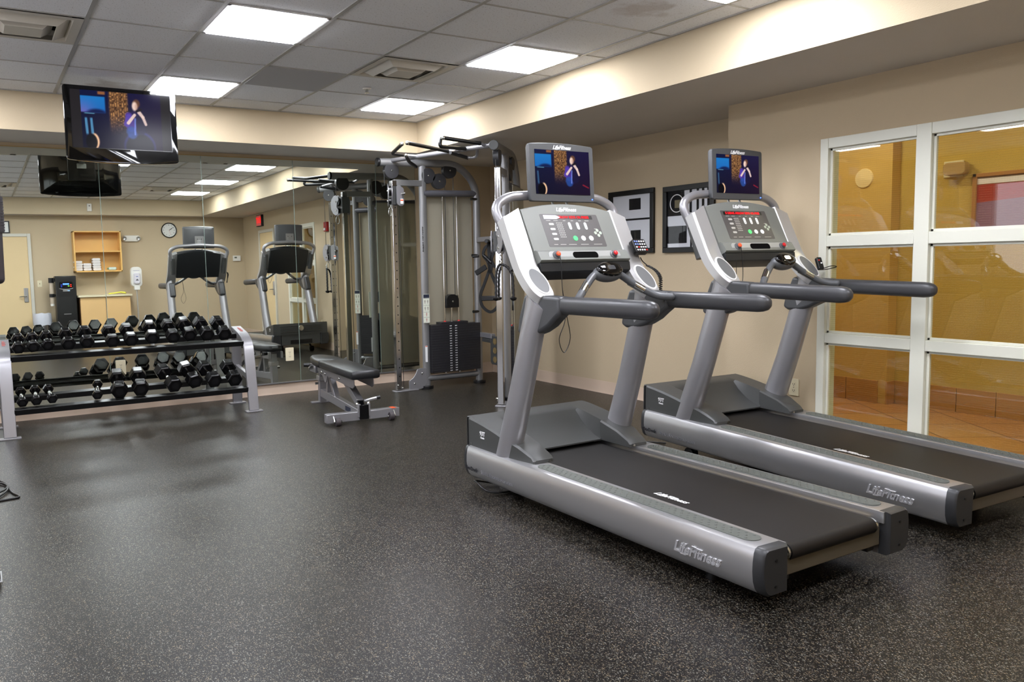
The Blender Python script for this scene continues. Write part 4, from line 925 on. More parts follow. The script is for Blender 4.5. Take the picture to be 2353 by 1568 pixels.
# suspension straps hanging beside it
sp = thing('suspension_straps', 'tangle of black webbing training straps hanging on the machine behind the rope', 'straps', (3.93, 1.95, 1.51))
def web(pts, w=.02, t=.003, up=(-.83, -.55, 0), r=6): return G().tube(smooth(pts, r), w*1.25, sq=True, ry=.006, up=up)
wm = mat('webbing_black', '0d0d0e', .75)
X = V((.55, -.83, 0)).normalized()   # across the view of the strap loop
web([V((0,0,0)), V((0,0,-.1)), X*.01+V((0,0,-.25)), X*-.0+V((0,0,-.32))], .018).build('main_strap', wm, sp, ang=60)
web([V((0,0,-.28)), -X*.06+V((0,0,-.42)), -X*.11+V((0,0,-.55)), -X*.09+V((0,0,-.66)), V((0,0,-.72)), X*.08+V((0,0,-.66)), X*.10+V((0,0,-.53)), X*.05+V((0,0,-.40)), V((0,0,-.28))], .012).build('foot_loop', wm, sp, ang=60)
G().bar(-X*.10+V((0,0,-.58)), X*.10+V((0,0,-.575)), .03, .05).build('loop_grip', black, sp, bevel=.006)
web([V((0,0,-.02)), -X*.05+V((0,0,-.06)), -X*.07+V((0,0,-.13)), -X*.02+V((0,0,-.20)), V((0,0,-.28))], .012).build('side_strap', wm, sp, ang=60)
G().cyl(-X*.07+V((0,0,-.13)), X*.02+V((0,0,-.21)), .018, n=12).build('padded_grip', black, sp)
G().bar(-X*.16+V((0,0,-.32)), -X*.04+V((0,0,-.25)), .02, .055).build('ankle_cuff', wm, sp, bevel=.006)
web([V((0,0,0)), X*.05+V((0,0,-.08)), X*.02+V((0,0,-.18)), X*.06+V((0,0,-.26))], .012).build('side_strap', wm, sp, ang=60)
G().cyl(X*.12+V((0,0,-.16)), X*.12+V((0,0,-.42)), .016, n=12).mat(1).cyl(X*.12+V((0,0,-.42)), X*.12+V((0,0,-.45)), .012, n=12).cyl(X*.12+V((0,0,-.13)), X*.12+V((0,0,-.16)), .012, n=12).build('bar_grip', [black, steel], sp)
G().cyl(-X*.12+V((0,0,-.14)), -X*.19+V((0,0,-.145)), .013, n=12).build('strap_peg', black, sp)

# ================================================================= television under the ceiling
tv = thing('television', 'flat glossy black television hung near the ceiling at upper left, showing a singer on stage', 'television', (.385, 1.50, 2.385))
tT = frame((0, 0, 0), (1, -.0, 0), (0, .04, 1))
prm = rrect(.785, .535, .02, 4)
def R(sx, sz, z, bow=.02):
    out = []
    pp = []
    for (x0_, y0_), (x1_, y1_) in zip(prm, prm[1:]+prm[:1]):
        k = 12 if abs(x1_-x0_) > .3 else 1
        pp += [(x0_+(x1_-x0_)*i/k, y0_+(y1_-y0_)*i/k) for i in range(k)]
    return [(x*sx, y*sz-(bow*(1-(x/.39)**2)*sz if y < -.2 else 0), z) for x, y in pp]
G().loft([R(.55, .5, -.11, .01), R(.9, .88, -.06), R(.99, .985, -.04), R(1, 1, -.03), R(1, 1, -.004), R(.99, .985, 0)], T=tT).build('tv_body', gloss, tv, ang=40)
sT = frame((0, -.0015, .028), (1, 0, 0), (0, .04, 1))
G().prism(rrect(.70, .425, .004), 'z', -.001, .0004, T=sT).build('screen_bezel', mat('screen_dark', '08080a', .15), tv)
screen('screen', tv, sT @ M.Translation((0, 0, .0006)), .69, .415, 1.1, True)
G().prism(rrect(.26, .26, .01), 'z', -.135, -.11, T=tT).build('mount_plate', blackmetal, tv, bevel=.003)
G().bar((0, .13, .06), (0, YS-1.50-.01, .09), .05, .05).box(-.07, .07, YS-1.50-.012, YS-1.50, .03, .17).build('mount_arm', blackmetal, tv, bevel=.003)
G().mat(0).prism(rrect(.09, .05, .005), 'z', -.142, -.136, T=tT @ M.Translation((.0, .02, 0))).build('mount_label', mat('label_grey', '8a8f8c', .4), tv)

# ================================================================= mirrors
mm = bpy.data.materials.new('mirror_glass'); mm.use_nodes = True; nt = mm.node_tree; nt.nodes.clear()
gl = nt.nodes.new('ShaderNodeBsdfGlossy'); gl.inputs[0].default_value = (.80, .84, .78, 1); gl.inputs['Roughness'].default_value = 0
o_ = nt.nodes.new('ShaderNodeOutputMaterial'); nt.links.new(gl.outputs[0], o_.inputs[0])
edgem = mat('mirror_edge', '8fa39a', .2, .3)
seams = [-.532, .381, 1.289, 2.201, 3.125, 3.60]
labs = ['wall mirror panel at the left edge, behind the left half of the dumbbell rack', 'tall wall mirror panel behind the middle of the dumbbell rack', 'tall wall mirror panel between the rack and the bench, reflecting the treadmills',
        'tall wall mirror panel right behind the bench', 'narrow wall mirror panel behind the cable machine']
tilt = math.radians(MT)
xs_ = [-2.36, -1.445]+seams
labs = ['wall mirror panel far left, out of the photograph', 'wall mirror panel left of the dumbbell rack']+labs
for i in range(1, len(xs_)-1):
    x0, x1 = xs_[i], xs_[i+1]; h = 2.375-.122
    o = thing('wall_mirror', labs[i], 'mirror', ((x0+x1)/2, D-.003-2.253*sin(tilt), .122), group='frameless wall mirrors'); o.rotation_euler = (-tilt, 0, math.radians(MY[i] if i < len(MY) else 0))
    w = (x1-x0)/2-.0012
    G().box(-w, w, -.004, -.0005, 0, h).build('mirror_sheet', mm, o)
    G().box(-w-.0008, -w+.0012, -.0045, .0, 0, h).box(w-.0012, w+.0008, -.0045, .0, 0, h).build('mirror_edge_strip', edgem, o)
G().box(-1.445, 3.60, D-.026, D-.001, .110, .122).build('trim_1', rail)['kind'] = 'structure'
G().box(-1.445, 3.60, D-.014, D-.001, 2.376, 2.384).build('trim_2', mat('trim_tan', 'b39a6a', .5))['kind'] = 'structure'

# ================================================================= small wall things
def outlet(loc, nrm, label, duplex=True, rows=3, sc=1):
    o = thing('wall_outlet', label, 'outlet', loc); x = V((0, 0, 1)).cross(V(nrm)); T = frame((0, 0, 0), x, (0, 0, 1))
    G().prism(rrect(.075*sc, .118*sc, .006), 'z', 0, .006, T=T).build('cover_plate', cream, o, bevel=.0015)
    g = G()
    for z in (.022, -.022):
        g.mat(0).prism(rrect(.030, .030, .010), 'z', .006, .0072, T=T @ M.Translation((0, z, 0)))
        g.mat(1).prism([(-.008, -.004), (-.005, -.004), (-.005, .006), (-.008, .006)], 'z', .0072, .0076, T=T @ M.Translation((0, z, 0))).prism([(.005, -.004), (.008, -.004), (.008, .006), (.005, .006)], 'z', .0072, .0076, T=T @ M.Translation((0, z, 0))).cyl((0, -.008, .0072), (0, -.008, .0076), .0028, n=8, T=T @ M.Translation((0, z, 0)))
    g.cyl((0, 0, .006), (0, 0, .0074), .003, n=8, T=T).build('socket', [cream, blackp], o)
    return o
outlet((.47, D-.021, .405), (0, -1, 0), 'cream outlet on the mirror between the two rack tiers', sc=1.15)
outlet((2.09, D-.021, .403), (0, -1, 0), 'cream outlet on the mirror panel left of the bench', sc=1.15)
outlet((R2, -1.488, .409), (-1, 0, 0), 'cream outlet on the wall just left of the white framed window')
def picture(y0, y1, z0, z1, label, kind):
    o = thing('framed_picture', label, 'picture', (R1, (y0+y1)/2, (z0+z1)/2)); w, h = abs(y1-y0), z1-z0; f = .045
    bk = mat('frame_black', '0b0b0c', .3)
    g = G()
    for a0, a1, b0, b1 in ((-w/2, w/2, h/2-f, h/2), (-w/2, w/2, -h/2, -h/2+f), (-w/2, -w/2+f, -h/2+f, h/2-f), (w/2-f, w/2, -h/2+f, h/2-f)): g.box(-.028, -.001, a0, a1, b0, b1)
    g.build('frame', bk, o, bevel=.003)
    iw, ih = w-2*f, h-2*f
    P = lambda u0, u1, v0, v1, d: [(-.008-d*.0008, iw/2-u*iw, -ih/2+v*ih) for u, v in ((u0, v0), (u1, v0), (u1, v1), (u0, v1))]
    g = G().mat(0); g.poly(P(0, 1, 0, 1, 0))
    if kind == 'a':
        g.mat(1).poly(P(0, 1, .525, .56, 1)); g.poly(P(.44, .74, .72, .93, 1)); g.poly(P(.48, .74, .13, .34, 1)); g.poly(P(0, .012, 0, 1, 1))
    else:
        g.mat(1).poly(P(0, .40, .56, 1, 1)); g.poly(P(0, .46, .07, .38, 1)); 
        for u in (.52, .68, .80, .92): g.poly(P(u, u+.055, .60 if u < .9 else .4, 1, 1))
        for u in (.54,): g.poly(P(u, u+.04, 0, .5, 1))
        g.poly(P(.62, 1, .12, .34, 1))
        pts = [(-.0100, iw/2-(.22+.155*cos(t))*iw, -ih/2+(.78+.155*sin(t))*ih) for t in [2*PI*i/32 for i in range(32)]]
        g2 = G().tube(pts, .004, 6, close=True, up=(1, 0, 0)); g2.build('ring_motif', whitep, o)
        g.mat(2).poly(P(.17, .30, .70, .84, 2))
    g.build('picture', [mat('art_white', 'c9cbd0', .5), mat('art_black', '101013', .7, 0, .2), mat('art_tan', '6f674c', .4)], o, recalc=False)
    G().box(-.0125, -.0115, -iw/2, iw/2, -ih/2, ih/2).build('picture_glass', glassmat('picture_glass', (1, 1, 1), False, .02), o)
picture(.865, .272, 1.362, 1.94, 'black framed abstract picture with two black squares, left of the pair', 'a')
picture(.16, -.41, 1.358, 1.93, 'black framed abstract picture with stripes and ring, behind the window side treadmill', 'b')

# lights, vents and sprinkler
lamp = emis('lamp_diffuser', 'f4f6ff', LAMP)
names = {}
def where(i, j):
    d = {(1,-1): 'large square ceiling light nearest the camera at upper left', (1,2): 'square ceiling light beside the television', (4,-1): 'square ceiling light above the treadmills, right of the vent',
         (4,2): 'small square ceiling light above the cable machine corner', (4,-4): 'square ceiling light cut by the top edge, beside the long soffit', (1,-4): 'square ceiling light behind the camera, seen in the mirror'}
    return d.get((i, j), 'square recessed ceiling light in the far rear part of the ceiling' if i > 0 else 'square recessed ceiling light over the left part of the room')
for i, j in LIGHTS:
    x0, y0 = i*GR, j*GY
    o = thing('ceiling_light', where(i, j), 'ceiling light', (x0+GR/2, y0+GY/2, ZC), group='square ceiling lights')
    a, b2 = GR/2-.012, GY/2-.006; g = G()
    for X0, X1, Y0, Y1 in ((-a, a, -b2, -b2+.022), (-a, a, b2-.022, b2), (-a, -a+.022, -b2, b2), (a-.022, a, -b2, b2)): g.box(X0, X1, Y0, Y1, -.003, .05)
    g.box(-a, a, -b2, b2, .05, .053).build('light_housing', mat('lamp_frame', 'd8d8d6', .4), o, bevel=.002)
    G().box(-a+.022, a-.022, -b2+.022, b2-.022, -.009, .013).build('diffuser', lamp, o)
for i, j in VENTS:
    x0, y0 = i*GR, j*GY
    lab = {(3,0): 'square ceiling air vent between the two right hand ceiling lights', (-1,0): 'square ceiling air vent cut by the upper left corner', (3,-6): 'ceiling air vent near the back wall, right one in the mirror', (-1,-6): 'ceiling air vent near the back wall, left one in the mirror'}[(i, j)]
    o = thing('ceiling_vent', lab, 'air vent', (x0+GR/2, y0+GY/2, ZC), group='ceiling air vents')
    vm = mat('vent_white', 'c9c4b8', .45); g = G(); a = GR/2-.012
    def fr(r0, z0, r1, z1): g.loft([[(sx*r0, sy*r0, z0) for sx, sy in ((-1,-1),(1,-1),(1,1),(-1,1))], [(sx*r1, sy*r1, z1) for sx, sy in ((-1,-1),(1,-1),(1,1),(-1,1))]], caps=False)
    fr(a, -.004, a-.05, -.004); fr(a-.05, -.004, a-.07, .05); g.build('vent_frame', vm, o, recalc=False)
    g = G(); fr(.235, .02, .165, -.028); fr(.235, .022, .165, -.026); fr(.165, -.028, .160, -.026); g.build('vent_cone', vm, o, recalc=False)
    g = G(); fr(.155, .012, .095, -.034); fr(.155, .014, .095, -.032); g.add([(sx*.095, sy*.095, -.034) for sx, sy in ((-1,-1),(1,-1),(1,1),(-1,1))], [(0,1,2,3)]); g.build('vent_core', vm, o, recalc=False)
    g = G().box(-a, a, -a, a, .14, .15); fr(a-.02, .04, a-.02, .14); g.build('duct_throat', mat('duct_dark', '1a1816', .8), o, recalc=False)
    G().bar((-.25, 0, .045), (.25, 0, .045), .012, .004).bar((0, -.25, .045), (0, .25, .045), .012, .004).build('vent_bars', vm, o)
o = thing('sprinkler', 'small white fire sprinkler under the ceiling near the far right vent', 'sprinkler', (2.15, .98, ZC))
G().lathe([(.001, 0), (.035, 0), (.03, -.008), (.001, -.008)]).build('escutcheon', white, o)
G().cyl((0, 0, 0), (0, 0, -.03), .007, n=10).bar((-.012, 0, -.01), (-.012, 0, -.035), .003, .003, up=(0,1,0)).bar((.012, 0, -.01), (.012, 0, -.035), .003, .003, up=(0,1,0)).cyl((0, 0, -.035), (0, 0, -.038), .020, n=16).build('sprinkler_head', steel, o)
# ================================================================= things on and by the back wall, seen in the mirrors
Bk = YB
def door(nm, x0, x1, label, T, knobside):
    """door in a wall: T maps local (x along wall, y out of the wall, z)"""
    o = bpy.data.objects.new(nm, None); COL.objects.link(o); o['kind'] = 'structure'
    dm = mat('door_birch', 'd8c094', .5, var=(4, .03)); fm = mat('door_frame_paint', 'c9c6ba', .4)
    lf = G().box(x0, x1, -.02, .012, .005, 2.03, T=T).build('door_leaf', dm, o, bevel=.002)
    G().box(x0-.055, x0, -.02, .03, 0, 2.085, T=T).box(x1, x1+.055, -.02, .03, 0, 2.085, T=T).box(x0, x1, -.02, .03, 2.03, 2.085, T=T).build('door_frame', fm, o, bevel=.003)
    k = x0+.075 if knobside < 0 else x1-.075; s = 1 if knobside < 0 else -1
    G().box(k-.035, k+.035, .012, .03, .84, 1.10, T=T).build('lock_plate', rail, lf, bevel=.006)
    G().cyl((k, .03, .95), (k, .065, .95), .011, n=12, T=T).bar(T @ V((k, .062, .95)), T @ V((k+s*.115, .062, .945)), .018, .016).build('door_handle', steel, lf, bevel=.003)
    return o
TBk = M(((1,0,0,0),(0,1,0,Bk),(0,0,1,0),(0,0,0,1)))
door('door_1', -.70, .205, '', TBk, 1)
TR = M(((0,-1,0,R2),(-1,0,0,0),(0,0,1,0),(0,0,0,1)))   # local x -> -Y, local y -> -X
door('door_2', 3.76, 4.58, '', TR, -1)
o = thing('framed_notice', 'small black framed notice above the pale door in the left mirror', 'notice', (-.20, Bk, 2.20))
G().box(-.14, .14, 0, .02, -.11, .11).mat(1).box(-.12, .12, .02, .021, -.09, .09).build('frame', [black, whitep], o)
o = thing('framed_notice', 'small dark framed notice on the far door beside the window, seen in mirror', 'notice', (R2-.014, -4.28, 1.42))
G().box(-.02, 0, -.12, .12, -.15, .15).mat(1).box(-.0212, -.02, -.09, .09, -.11, .11).build('frame', [mat('notice_brown', '4a3420', .4), mat('notice_tan', '9c8860', .5)], o)
o = thing('exit_sign', 'red exit sign above the far door, seen in the mirror', 'exit sign', (R2, -4.50, 2.27))
G().box(-.05, 0, -.16, .16, -.11, .11).build('sign_housing', mat('sign_dark', '2a2a2c', .4), o, bevel=.004)
G().box(-.052, -.05, -.145, .145, -.095, .095).build('sign_face', mat('sign_pale', 'd07070', .4, emit='d04040', es=.35), o)
G().text('EXIT', .15, frame((-.0525, 0, 0), (0, -1, 0), (0, 0, 1)), .001, bold=.003).build('sign_letters', emis('exit_red', 'ff2020', 1.2), o)
o = thing('fire_alarm', 'red fire alarm strobe on the wall right of the window in the mirror', 'fire alarm', (R2, -1.10, 1.955))
G().box(-.045, 0, -.058, .058, -.075, .075).build('alarm_body', mat('alarm_red', 'a01018', .35), o, bevel=.006)
G().box(-.06, -.045, -.025, .025, -.06, -.02).build('strobe_lens', mat('strobe_lens', 'e8e8e8', .1), o, bevel=.006)
o = thing('light_switch', 'small cream switch plate right of the pale door in the left mirror', 'switch', (.36, Bk, 1.17))
G().prism(rrect(.075, .118, .006), 'y', 0, .006).mat(1).box(-.006, .006, .006, .018, -.012, .012).build('switch_plate', [cream, mat('switch_toggle', '8a8068', .4)], o, bevel=.001)
o = thing('wall_sensor', 'small white sensor box on the back soffit, seen in left mirror', 'sensor', (1.235, YSB, 2.545))
G().box(-.04, .04, 0, .035, -.07, .07).build('sensor_body', white, o, bevel=.006)
G().box(-.012, .012, .035, .037, .02, .035).build('sensor_eye', dkgrey, o)
# trash can
o = thing('trash_can', 'round chrome trash can with a clear bag beside the water cooler', 'trash can', (.35, -5.50, 0))
G().lathe([(.14, 0), (.145, .01), (.145, .55), (.135, .55), (.135, .02), (.001, .02)], n=40).build('can_body', mat('can_chrome', 'd0d0d4', .15, 1), o, ang=50)
rings = []
for z, r in ((.42, .150), (.50, .156), (.60, .152), (.63, .146), (.62, .138), (.50, .132)):
    rings.append([((r+.004*sin(9*t+z*40)*(1 if z < .6 else .4))*cos(t), (r+.004*sin(9*t+z*40))*sin(t), z+.006*sin(7*t)) for t in [2*PI*k/48 for k in range(48)]])
G().loft(rings, caps=False).build('bin_bag', mat('bag_clear', 'c8cad4', .3), o, ang=60)
# water cooler
o = thing('water_cooler', 'tall black water cooler with blue lit display and cup holder tube', 'water cooler', (.76, -5.50, 0))
G().box(-.17, .17, -.18, .17, 0, 1.30).build('cooler_body', mat('cooler_black', '0b0b0c', .35), o, bevel=.012)
G().box(-.13, .13, .168, .172, .62, .93).build('dispensing_bay', mat('bay_black', '030303', .5), o)
p = G().mat(0).prism(rrect(.22, .13, .03), 'y', .17, .178, T=M.Translation((0, 0, 1.13))).build('control_panel', mat('panel_black', '08080a', .2), o)
g = G(); g.mat(0).box(-.05, .05, .178, .180, 1.14, 1.165).mat(1).box(-.085, -.065, .178, .180, 1.13, 1.145).box(-.085, -.065, .178, .180, 1.10, 1.115).mat(2).box(.07, .09, .178, .180, 1.13, 1.145).box(.07, .09, .178, .180, 1.10, 1.115).mat(3).box(.03, .055, .178, .180, 1.11, 1.122)
g.build('display_lights', [emis('cooler_blue', '3a60ff', 6), emis('cooler_blue2', '2038c0', 2), emis('cooler_red', 'ff3020', 2.5), emis('cooler_green', '90ff40', 2)], p, recalc=False)
G().mat(0).box(-.06, .06, .171, .174, .60, .612).box(-.055, .02, .171, .173, 1.02, 1.045).mat(1).box(.02, .06, .171, .173, 1.02, 1.045).mat(0).tube([(-.115+.23*k/12, .180, 1.055+.02*((k-6)/6)**2) for k in range(13)], .004, 6).build('cooler_trim', [rail, mat('trim_blue', '9fc4e8', .4)], o)
G().mat(0).cyl((-.23, .05, .80), (-.23, .05, 1.20), .036, n=20).mat(1).cyl((-.23, .05, 1.18), (-.23, .05, 1.27), .045, n=20).cyl((-.23, .05, .92), (-.23, .05, .98), .046, n=20).box(-.23, -.17, .02, .08, .93, .97).box(-.23, -.17, .02, .08, 1.20, 1.26).mat(2).cyl((-.23, .05, .76), (-.23, .05, 1.0), .032, n=20).build('cup_tube', [mat('tube_clear', 'b8aa98', .2), black, white], o)
# wall shelf with towels
sh = thing('wall_shelf', 'open honey coloured wooden wall shelf with two compartments above the cabinet', 'shelf', (1.345, Bk, 1.74))
wd = mat('shelf_birch', 'd9ab62', .45, var=(5, .06)); w, h = .82, .76
G().box(-w/2, -w/2+.025, 0, .30, -h/2, h/2).box(w/2-.025, w/2, 0, .30, -h/2, h/2).box(-w/2, w/2, 0, .30, h/2-.025, h/2).box(-w/2, w/2, 0, .30, -h/2, -h/2+.025).build('carcass', wd, sh, bevel=.002)
G().box(-w/2+.025, w/2-.025, .0, .012, -h/2+.025, h/2-.025).build('back_panel', wd, sh)
G().box(-w/2+.025, w/2-.025, .012, .29, -.012, .012).build('shelf_board', wd, sh)
tw = mat('towel_white', 'e8e4e2', .9, 0, .1, bump=(300, .6, .004))
zb = 1.74-.38+.025; n = 0
tcols = [(1.005, 4, 'right'), (1.155, 3, 'middle'), (1.315, 5, 'left')]
tl = {0: 'end stack', 1: 'low middle stack', 2: 'tallest stack'}
base = None
for c, (x, cnt, _) in enumerate(tcols):
    for k in range(cnt):
        z = zb+.026+k*.046
        lab = 'white folded towel %s in the %s on shelf' % ('at the bottom' if k == 0 else ('topmost' if k == cnt-1 else ['second from the bottom', 'third from the bottom', 'fourth from the bottom'][k-1]), tl[c])
        if base is None:
            g = G(); rings = []
            for yy in (-.10, -.096, .09, .10):
                e = .92 if abs(yy) == .10 else 1
                rings.append([(a*e, yy, b_*e) for a, b_ in rrect(.142, .045, .021, 4)])
            base = g.loft(rings).build('folded_towel', tw, ang=60); o = base
        else: o = base.copy(); COL.objects.link(o)
        o.location = (x+random.uniform(-.004, .004), Bk+.15, z); o.rotation_euler = (0, 0, random.uniform(-.03, .03)); tag(o, lab, 'towel', 'folded towels on the shelf')
o = thing('spray_bottle', 'small pale bottle lying on the right end of the wooden shelf', 'bottle', (1.60, Bk+.17, zb+.032))
G().tube([(-.075, 0, 0), (-.07, 0, 0), (.05, 0, 0), (.065, 0, 0)], [.02, .03, .03, .015], 16).build('bottle_body', mat('bottle_pale', 'c9ded8', .3), o, ang=40)
G().cyl((-.10, 0, 0), (-.075, 0, 0), .014, n=14).build('bottle_cap', mat('bottle_green', '4a7a58', .4), o)
# cabinet
o = thing('storage_cabinet', 'low beige cabinet with pale worktop under the wooden shelf, seen in mirror', 'cabinet', (1.40, -5.45, 0))
cbm = mat('cabinet_maple', 'd8b27a', .45, var=(4, .03))
G().mat(0).box(-.43, .43, -.26, .22, .05, .90).mat(1).box(-.436, -.43, -.26, .22, .0, .90).build('carcass', [cbm, mat('cabinet_side_dark', '5a3c1e', .5)], o, bevel=.002)
for s in (-1, 1): G().box(.004 if s > 0 else -.425, .425 if s > 0 else -.004, .22, .238, .08, .89).build('door', cbm, o, bevel=.002)
G().box(-.46, .46, -.268, .27, .90, .935).build('worktop', mat('worktop_cream', 'd9cfae', .4), o, bevel=.003)
o = tag(G().tube(smooth([(-.14, -.02, 0), (-.05, .03, .01), (.05, -.01, .02), (.14, .02, .005)], 5), .04, sq=True, ry=.012).build('cloth', mat('cloth_yellow', 'e0da58', .8), bevel=.004), 'yellow cloth lying on the cabinet worktop in the mirror', 'cloth'); o.location = (1.64, -5.42, .948)
# sanitiser stand
o = thing('sanitizer_stand', 'white hand sanitizer dispenser on a slim pole beside the cabinet', 'sanitizer dispenser', (1.98, -5.40, 0))
G().lathe([(.15, 0), (.15, .012), (.03, .022), (.001, .022)], n=32).build('stand_base', mat('stand_grey', 'b5b5b5', .35, .4), o)
G().cyl((0, 0, .02), (0, 0, 1.05), .014, n=14).build('stand_pole', mat('stand_grey2', 'c9c9c6', .3, .5), o)
b1 = G().loft([[(x*k, y, 1.25+z*k2) for x, z in rrect(.20, .38, .07, 6)] for y, k, k2 in ((-.03, 1, 1), (.04, 1, 1), (.06, .93, .96))]).build('dispenser_back', white, o, ang=40)
G().loft([[(x*k, y, 1.22+z*k2) for x, z in rrect(.115, .22, .04, 6)] for y, k, k2 in ((.055, 1, 1), (.10, .96, .97), (.112, .8, .85))]).build('dispenser_cover', mat('dispenser_white', 'd6d3dc', .35), o, ang=40)
G().box(-.05, .05, -.02, .08, 1.0, 1.09).build('drip_tray', white, o, bevel=.01)
G().mat(0).prism([(-.03, 0), (.03, 0), (0, .035)], 'y', .112, .1135, T=M.Translation((0, 0, 1.18))).mat(1).box(-.02, .02, .112, .1135, 1.25, 1.262).box(-.055, .055, .0605, .062, 1.365, 1.37).build('dispenser_marks', [mat('mark_grey', '4a4a50', .4), mat('mark_blue', '5a6aa8', .4)], o)
# emergency light, clock, thermostat, telephone, outlets
o = thing('emergency_light', 'white oval twin lamp emergency light right of the wooden shelf in the mirror', 'emergency light', (1.98, Bk, 1.99))
G().loft([[(x*k, y, z*k) for x, z in rrect(.34, .12, .055, 6)] for y, k in ((0, 1), (.03, 1), (.05, .9), (.055, .7))]).build('lamp_body', white, o, ang=40)
for s in (-1, 1): G().lathe([(.03, 0), (.038, .02), (.032, .028), (.001, .024)], T=frame((s*.125, .05, 0), (1, 0, 0), (0, 0, 1), (0, 1, 0))).build('lamp_head', mat('lens_chrome', 'b8b8b8', .15, .8), o)
o = thing('wall_clock', 'round wall clock with black rim and white face above a treadmill in the mirror', 'clock', (2.69, Bk, 2.15))
cT_ = frame((0, 0, 0), (-1, 0, 0), (0, 0, 1))
G().lathe([(.128, 0), (.148, 0), (.150, .02), (.142, .032), (.132, .028), (.130, .010), (.128, 0)], n=48, T=cT_, caps=False).build('clock_rim', black, o, ang=50)
g = G().mat(0).lathe([(.001, 0), (.13, 0), (.13, .01), (.001, .01)], n=48, T=cT_).mat(1)
for k in range(12):
    g.text(str(k or 12), .026, cT_ @ M.Translation((.102*sin(PI/6*k), .102*cos(PI/6*k), .0112)), .0003, bold=.0006)
g.build('clock_face', [mat('clock_white', 'd9dad6', .4), blackp], o)
g = G().mat(0)
for a_, L, w_ in ((math.radians(-60), .07, .008), (math.radians(-52), .10, .005)): g.bar(cT_ @ V((0, 0, .014)), cT_ @ V((L*sin(a_), L*cos(a_), .014)), w_, .001, up=(0, 1, 0))
g.mat(1).bar(cT_ @ V((0, 0, .016)), cT_ @ V((-.03, -.095, .016)), .003, .001, up=(0, 1, 0))
g.build('clock_hands', [blackp, redp], o)
o = thing('thermostat', 'white thermostat box on the back wall between treadmill and corner in the mirror', 'thermostat', (4.0, Bk, 1.58))
G().box(-.075, .075, 0, .035, -.055, .055).mat(1).box(-.05, .0, .035, .036, .0, .03).build('thermostat_body', [white, mat('lcd_grey', '5c6258', .2)], o, bevel=.004)
o = thing('wall_telephone', 'cream wall telephone with hanging cord between the treadmill uprights in the mirror', 'telephone', (2.69, Bk, 1.0))
G().box(-.05, .05, 0, .05, -.11, .11).build('phone_base', cream, o, bevel=.01)
G().tube(arc([(0, .06, .10), (0, .085, .10), (0, .085, -.09), (0, .06, -.09)], 4, r=.02), .022, 10).build('handset', mat('phone_cream', 'cfc7a8', .4), o, ang=60)
G().tube(smooth([(0, .03, -.11), (-.04, .03, -.22), (0, .03, -.30), (.04, .03, -.22), (.03, .03, -.34), (.02, .02, -.45)], 6), .006, 6).build('phone_cord', mat('cord_cream', 'b3a884', .5), o)
outlet((2.69, Bk, .47), (0, 1, 0), 'cream outlet under the wall telephone, left one of two')
outlet((2.80, Bk, .47), (0, 1, 0), 'cream outlet under the wall telephone, right one of two')

# machine and cables cut by the left edge
o = thing('elliptical_trainer', 'dark arm of an exercise machine, only a sliver at the left photo edge', 'exercise machine', (-.645, -1.10, 0))
g = G().loft([[(x, y, z) for x, y in rrect(.06, .10, .02, 3)] for z in (0, .03)]).box(-.45, -.0, -.05, .05, .0, .06).build('floor_bar', black, o, bevel=.004)
G().tube(arc([(-.32, 0, .05), (-.30, 0, 1.0), (-.25, 0, 1.95), (.11, 0, 1.97), (.112, 0, 1.70), (.106, 0, 1.285)], 6, r=.15), .021, 14).ball((.106, 0, 1.285), .021, 12).build('moving_arm', mat('arm_dark', '2e292c', .4), o, ang=60)
g = G()
for k in range(12): g.cyl((.114, 0, 1.485+k*.012), (.114, 0, 1.493+k*.012), .026, n=16)
g.cyl((.114, 0, 1.48), (.114, 0, 1.63), .024, n=16).build('arm_sleeve', mat('sleeve_dark', '241f22', .5), o, ang=60)
G().box(.0, .028, -.06, .06, .004, .05).mat(1).box(-.1, .036, -.07, .07, 0, .006).build('foot_end', [mat('arm_dark', '2e292c', .4), rail], o, bevel=.001)
o = thing('power_cable', 'loops of black cable lying on the floor at the left photo edge', 'cable', (-.56, .35, .0))
G().tube(smooth([(-.35, .5, .006), (-.12, .42, .012), (.0, .25, .008), (.035, .02, .006), (.07, -.10, .006), (.045, -.13, .006), (-.02, -.14, .006), (-.3, -.2, .006)], 8), .006, 8).tube(smooth([(-.3, .30, .02), (-.08, .36, .02), (.015, .18, .02), (-.04, .0, .018), (-.3, -.05, .008)], 8), .0055, 8).tube(smooth([(-.3, .10, .008), (-.06, .22, .03), (.02, .10, .02), (-.06, -.08, .008), (-.3, -.12, .008)], 8), .0055, 8).build('cable_loops', black, o, ang=60)
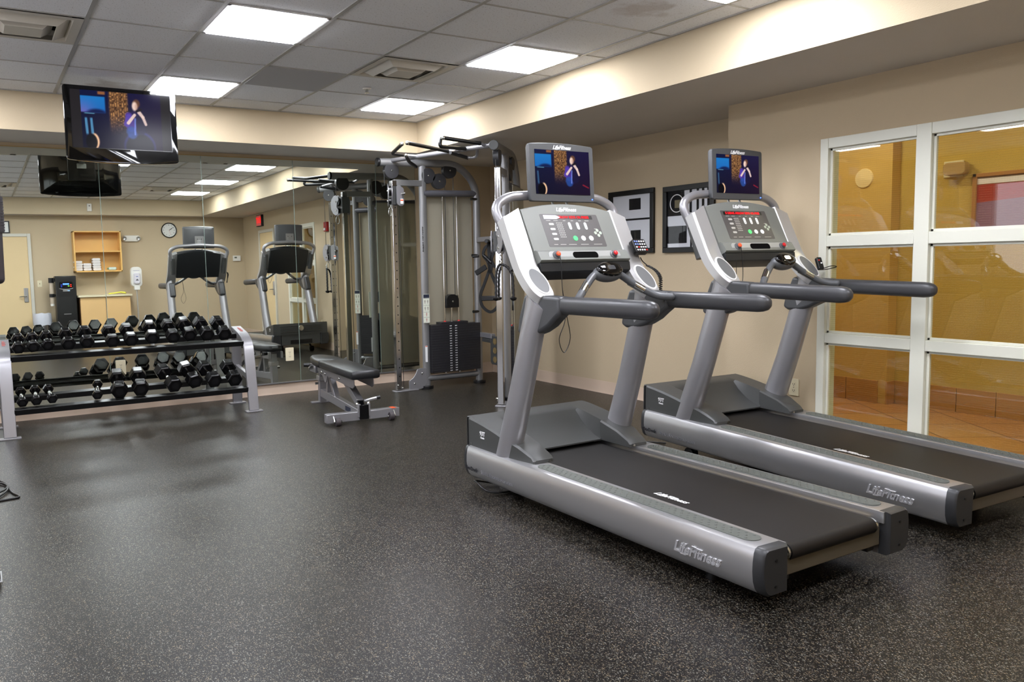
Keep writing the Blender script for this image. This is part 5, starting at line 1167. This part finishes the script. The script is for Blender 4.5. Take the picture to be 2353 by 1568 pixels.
o = thing('power_cable', 'short black cord loop under the front of the near treadmill', 'cable', (1.83, -1.20, 0))
G().tube(smooth([(.12, .05, .006), (.0, .12, .03), (-.045, .05, .045), (-.03, -.04, .012), (.06, -.10, .006), (.2, -.05, .006)], 8), .005, 8).build('cord_loop', black, o, ang=60)
o = thing('power_cable', 'loose black cord on the floor behind the treadmill fronts, seen in mirror', 'cable', (2.9, -.75, 0))
G().tube(smooth([(-.5, -.1, .006), (-.3, .1, .006), (0, .0, .006), (.25, .15, .006), (.45, .0, .006), (.6, -.2, .006)], 8), .005, 8).build('cord', black, o, ang=60)

# ================================================================= camera, world, render settings
yaw, pitch, roll = .5372, -.0915, -.0202
fw = V((sin(yaw)*cos(pitch), cos(yaw)*cos(pitch), sin(pitch)))
r0 = V((cos(yaw), -sin(yaw), 0)); u0 = r0.cross(fw)
rr = r0*cos(roll)+u0*sin(roll); uu = u0*cos(roll)-r0*sin(roll)
cd = bpy.data.cameras.new('camera'); cam = bpy.data.objects.new('camera', cd); COL.objects.link(cam)
cam.matrix_world = M(((rr.x, uu.x, -fw.x, -.6193), (rr.y, uu.y, -fw.y, -4.9955), (rr.z, uu.z, -fw.z, 1.3207), (0, 0, 0, 1)))
cd.sensor_width = 36; cd.lens = 1839.5/2353*36; cd.shift_x = 126.9/2353; cd.shift_y = -14.4/2353; cd.clip_start = .02
sc = bpy.context.scene; sc.camera = cam
w = bpy.data.worlds.new('world'); sc.world = w; w.use_nodes = True
w.node_tree.nodes['Background'].inputs[0].default_value = (.02, .02, .02, 1); w.node_tree.nodes['Background'].inputs[1].default_value = 1
sc.view_settings.view_transform = 'Standard'; sc.view_settings.look = 'None'; sc.view_settings.gamma = 1
sc.view_settings.use_curve_mapping = False; sc.view_settings.exposure = EXPO
sc.cycles.max_bounces = 10; sc.cycles.diffuse_bounces = 4; sc.cycles.glossy_bounces = 6; sc.cycles.transparent_max_bounces = 12; sc.cycles.sample_clamp_indirect = 6
sc.cycles.caustics_reflective = True
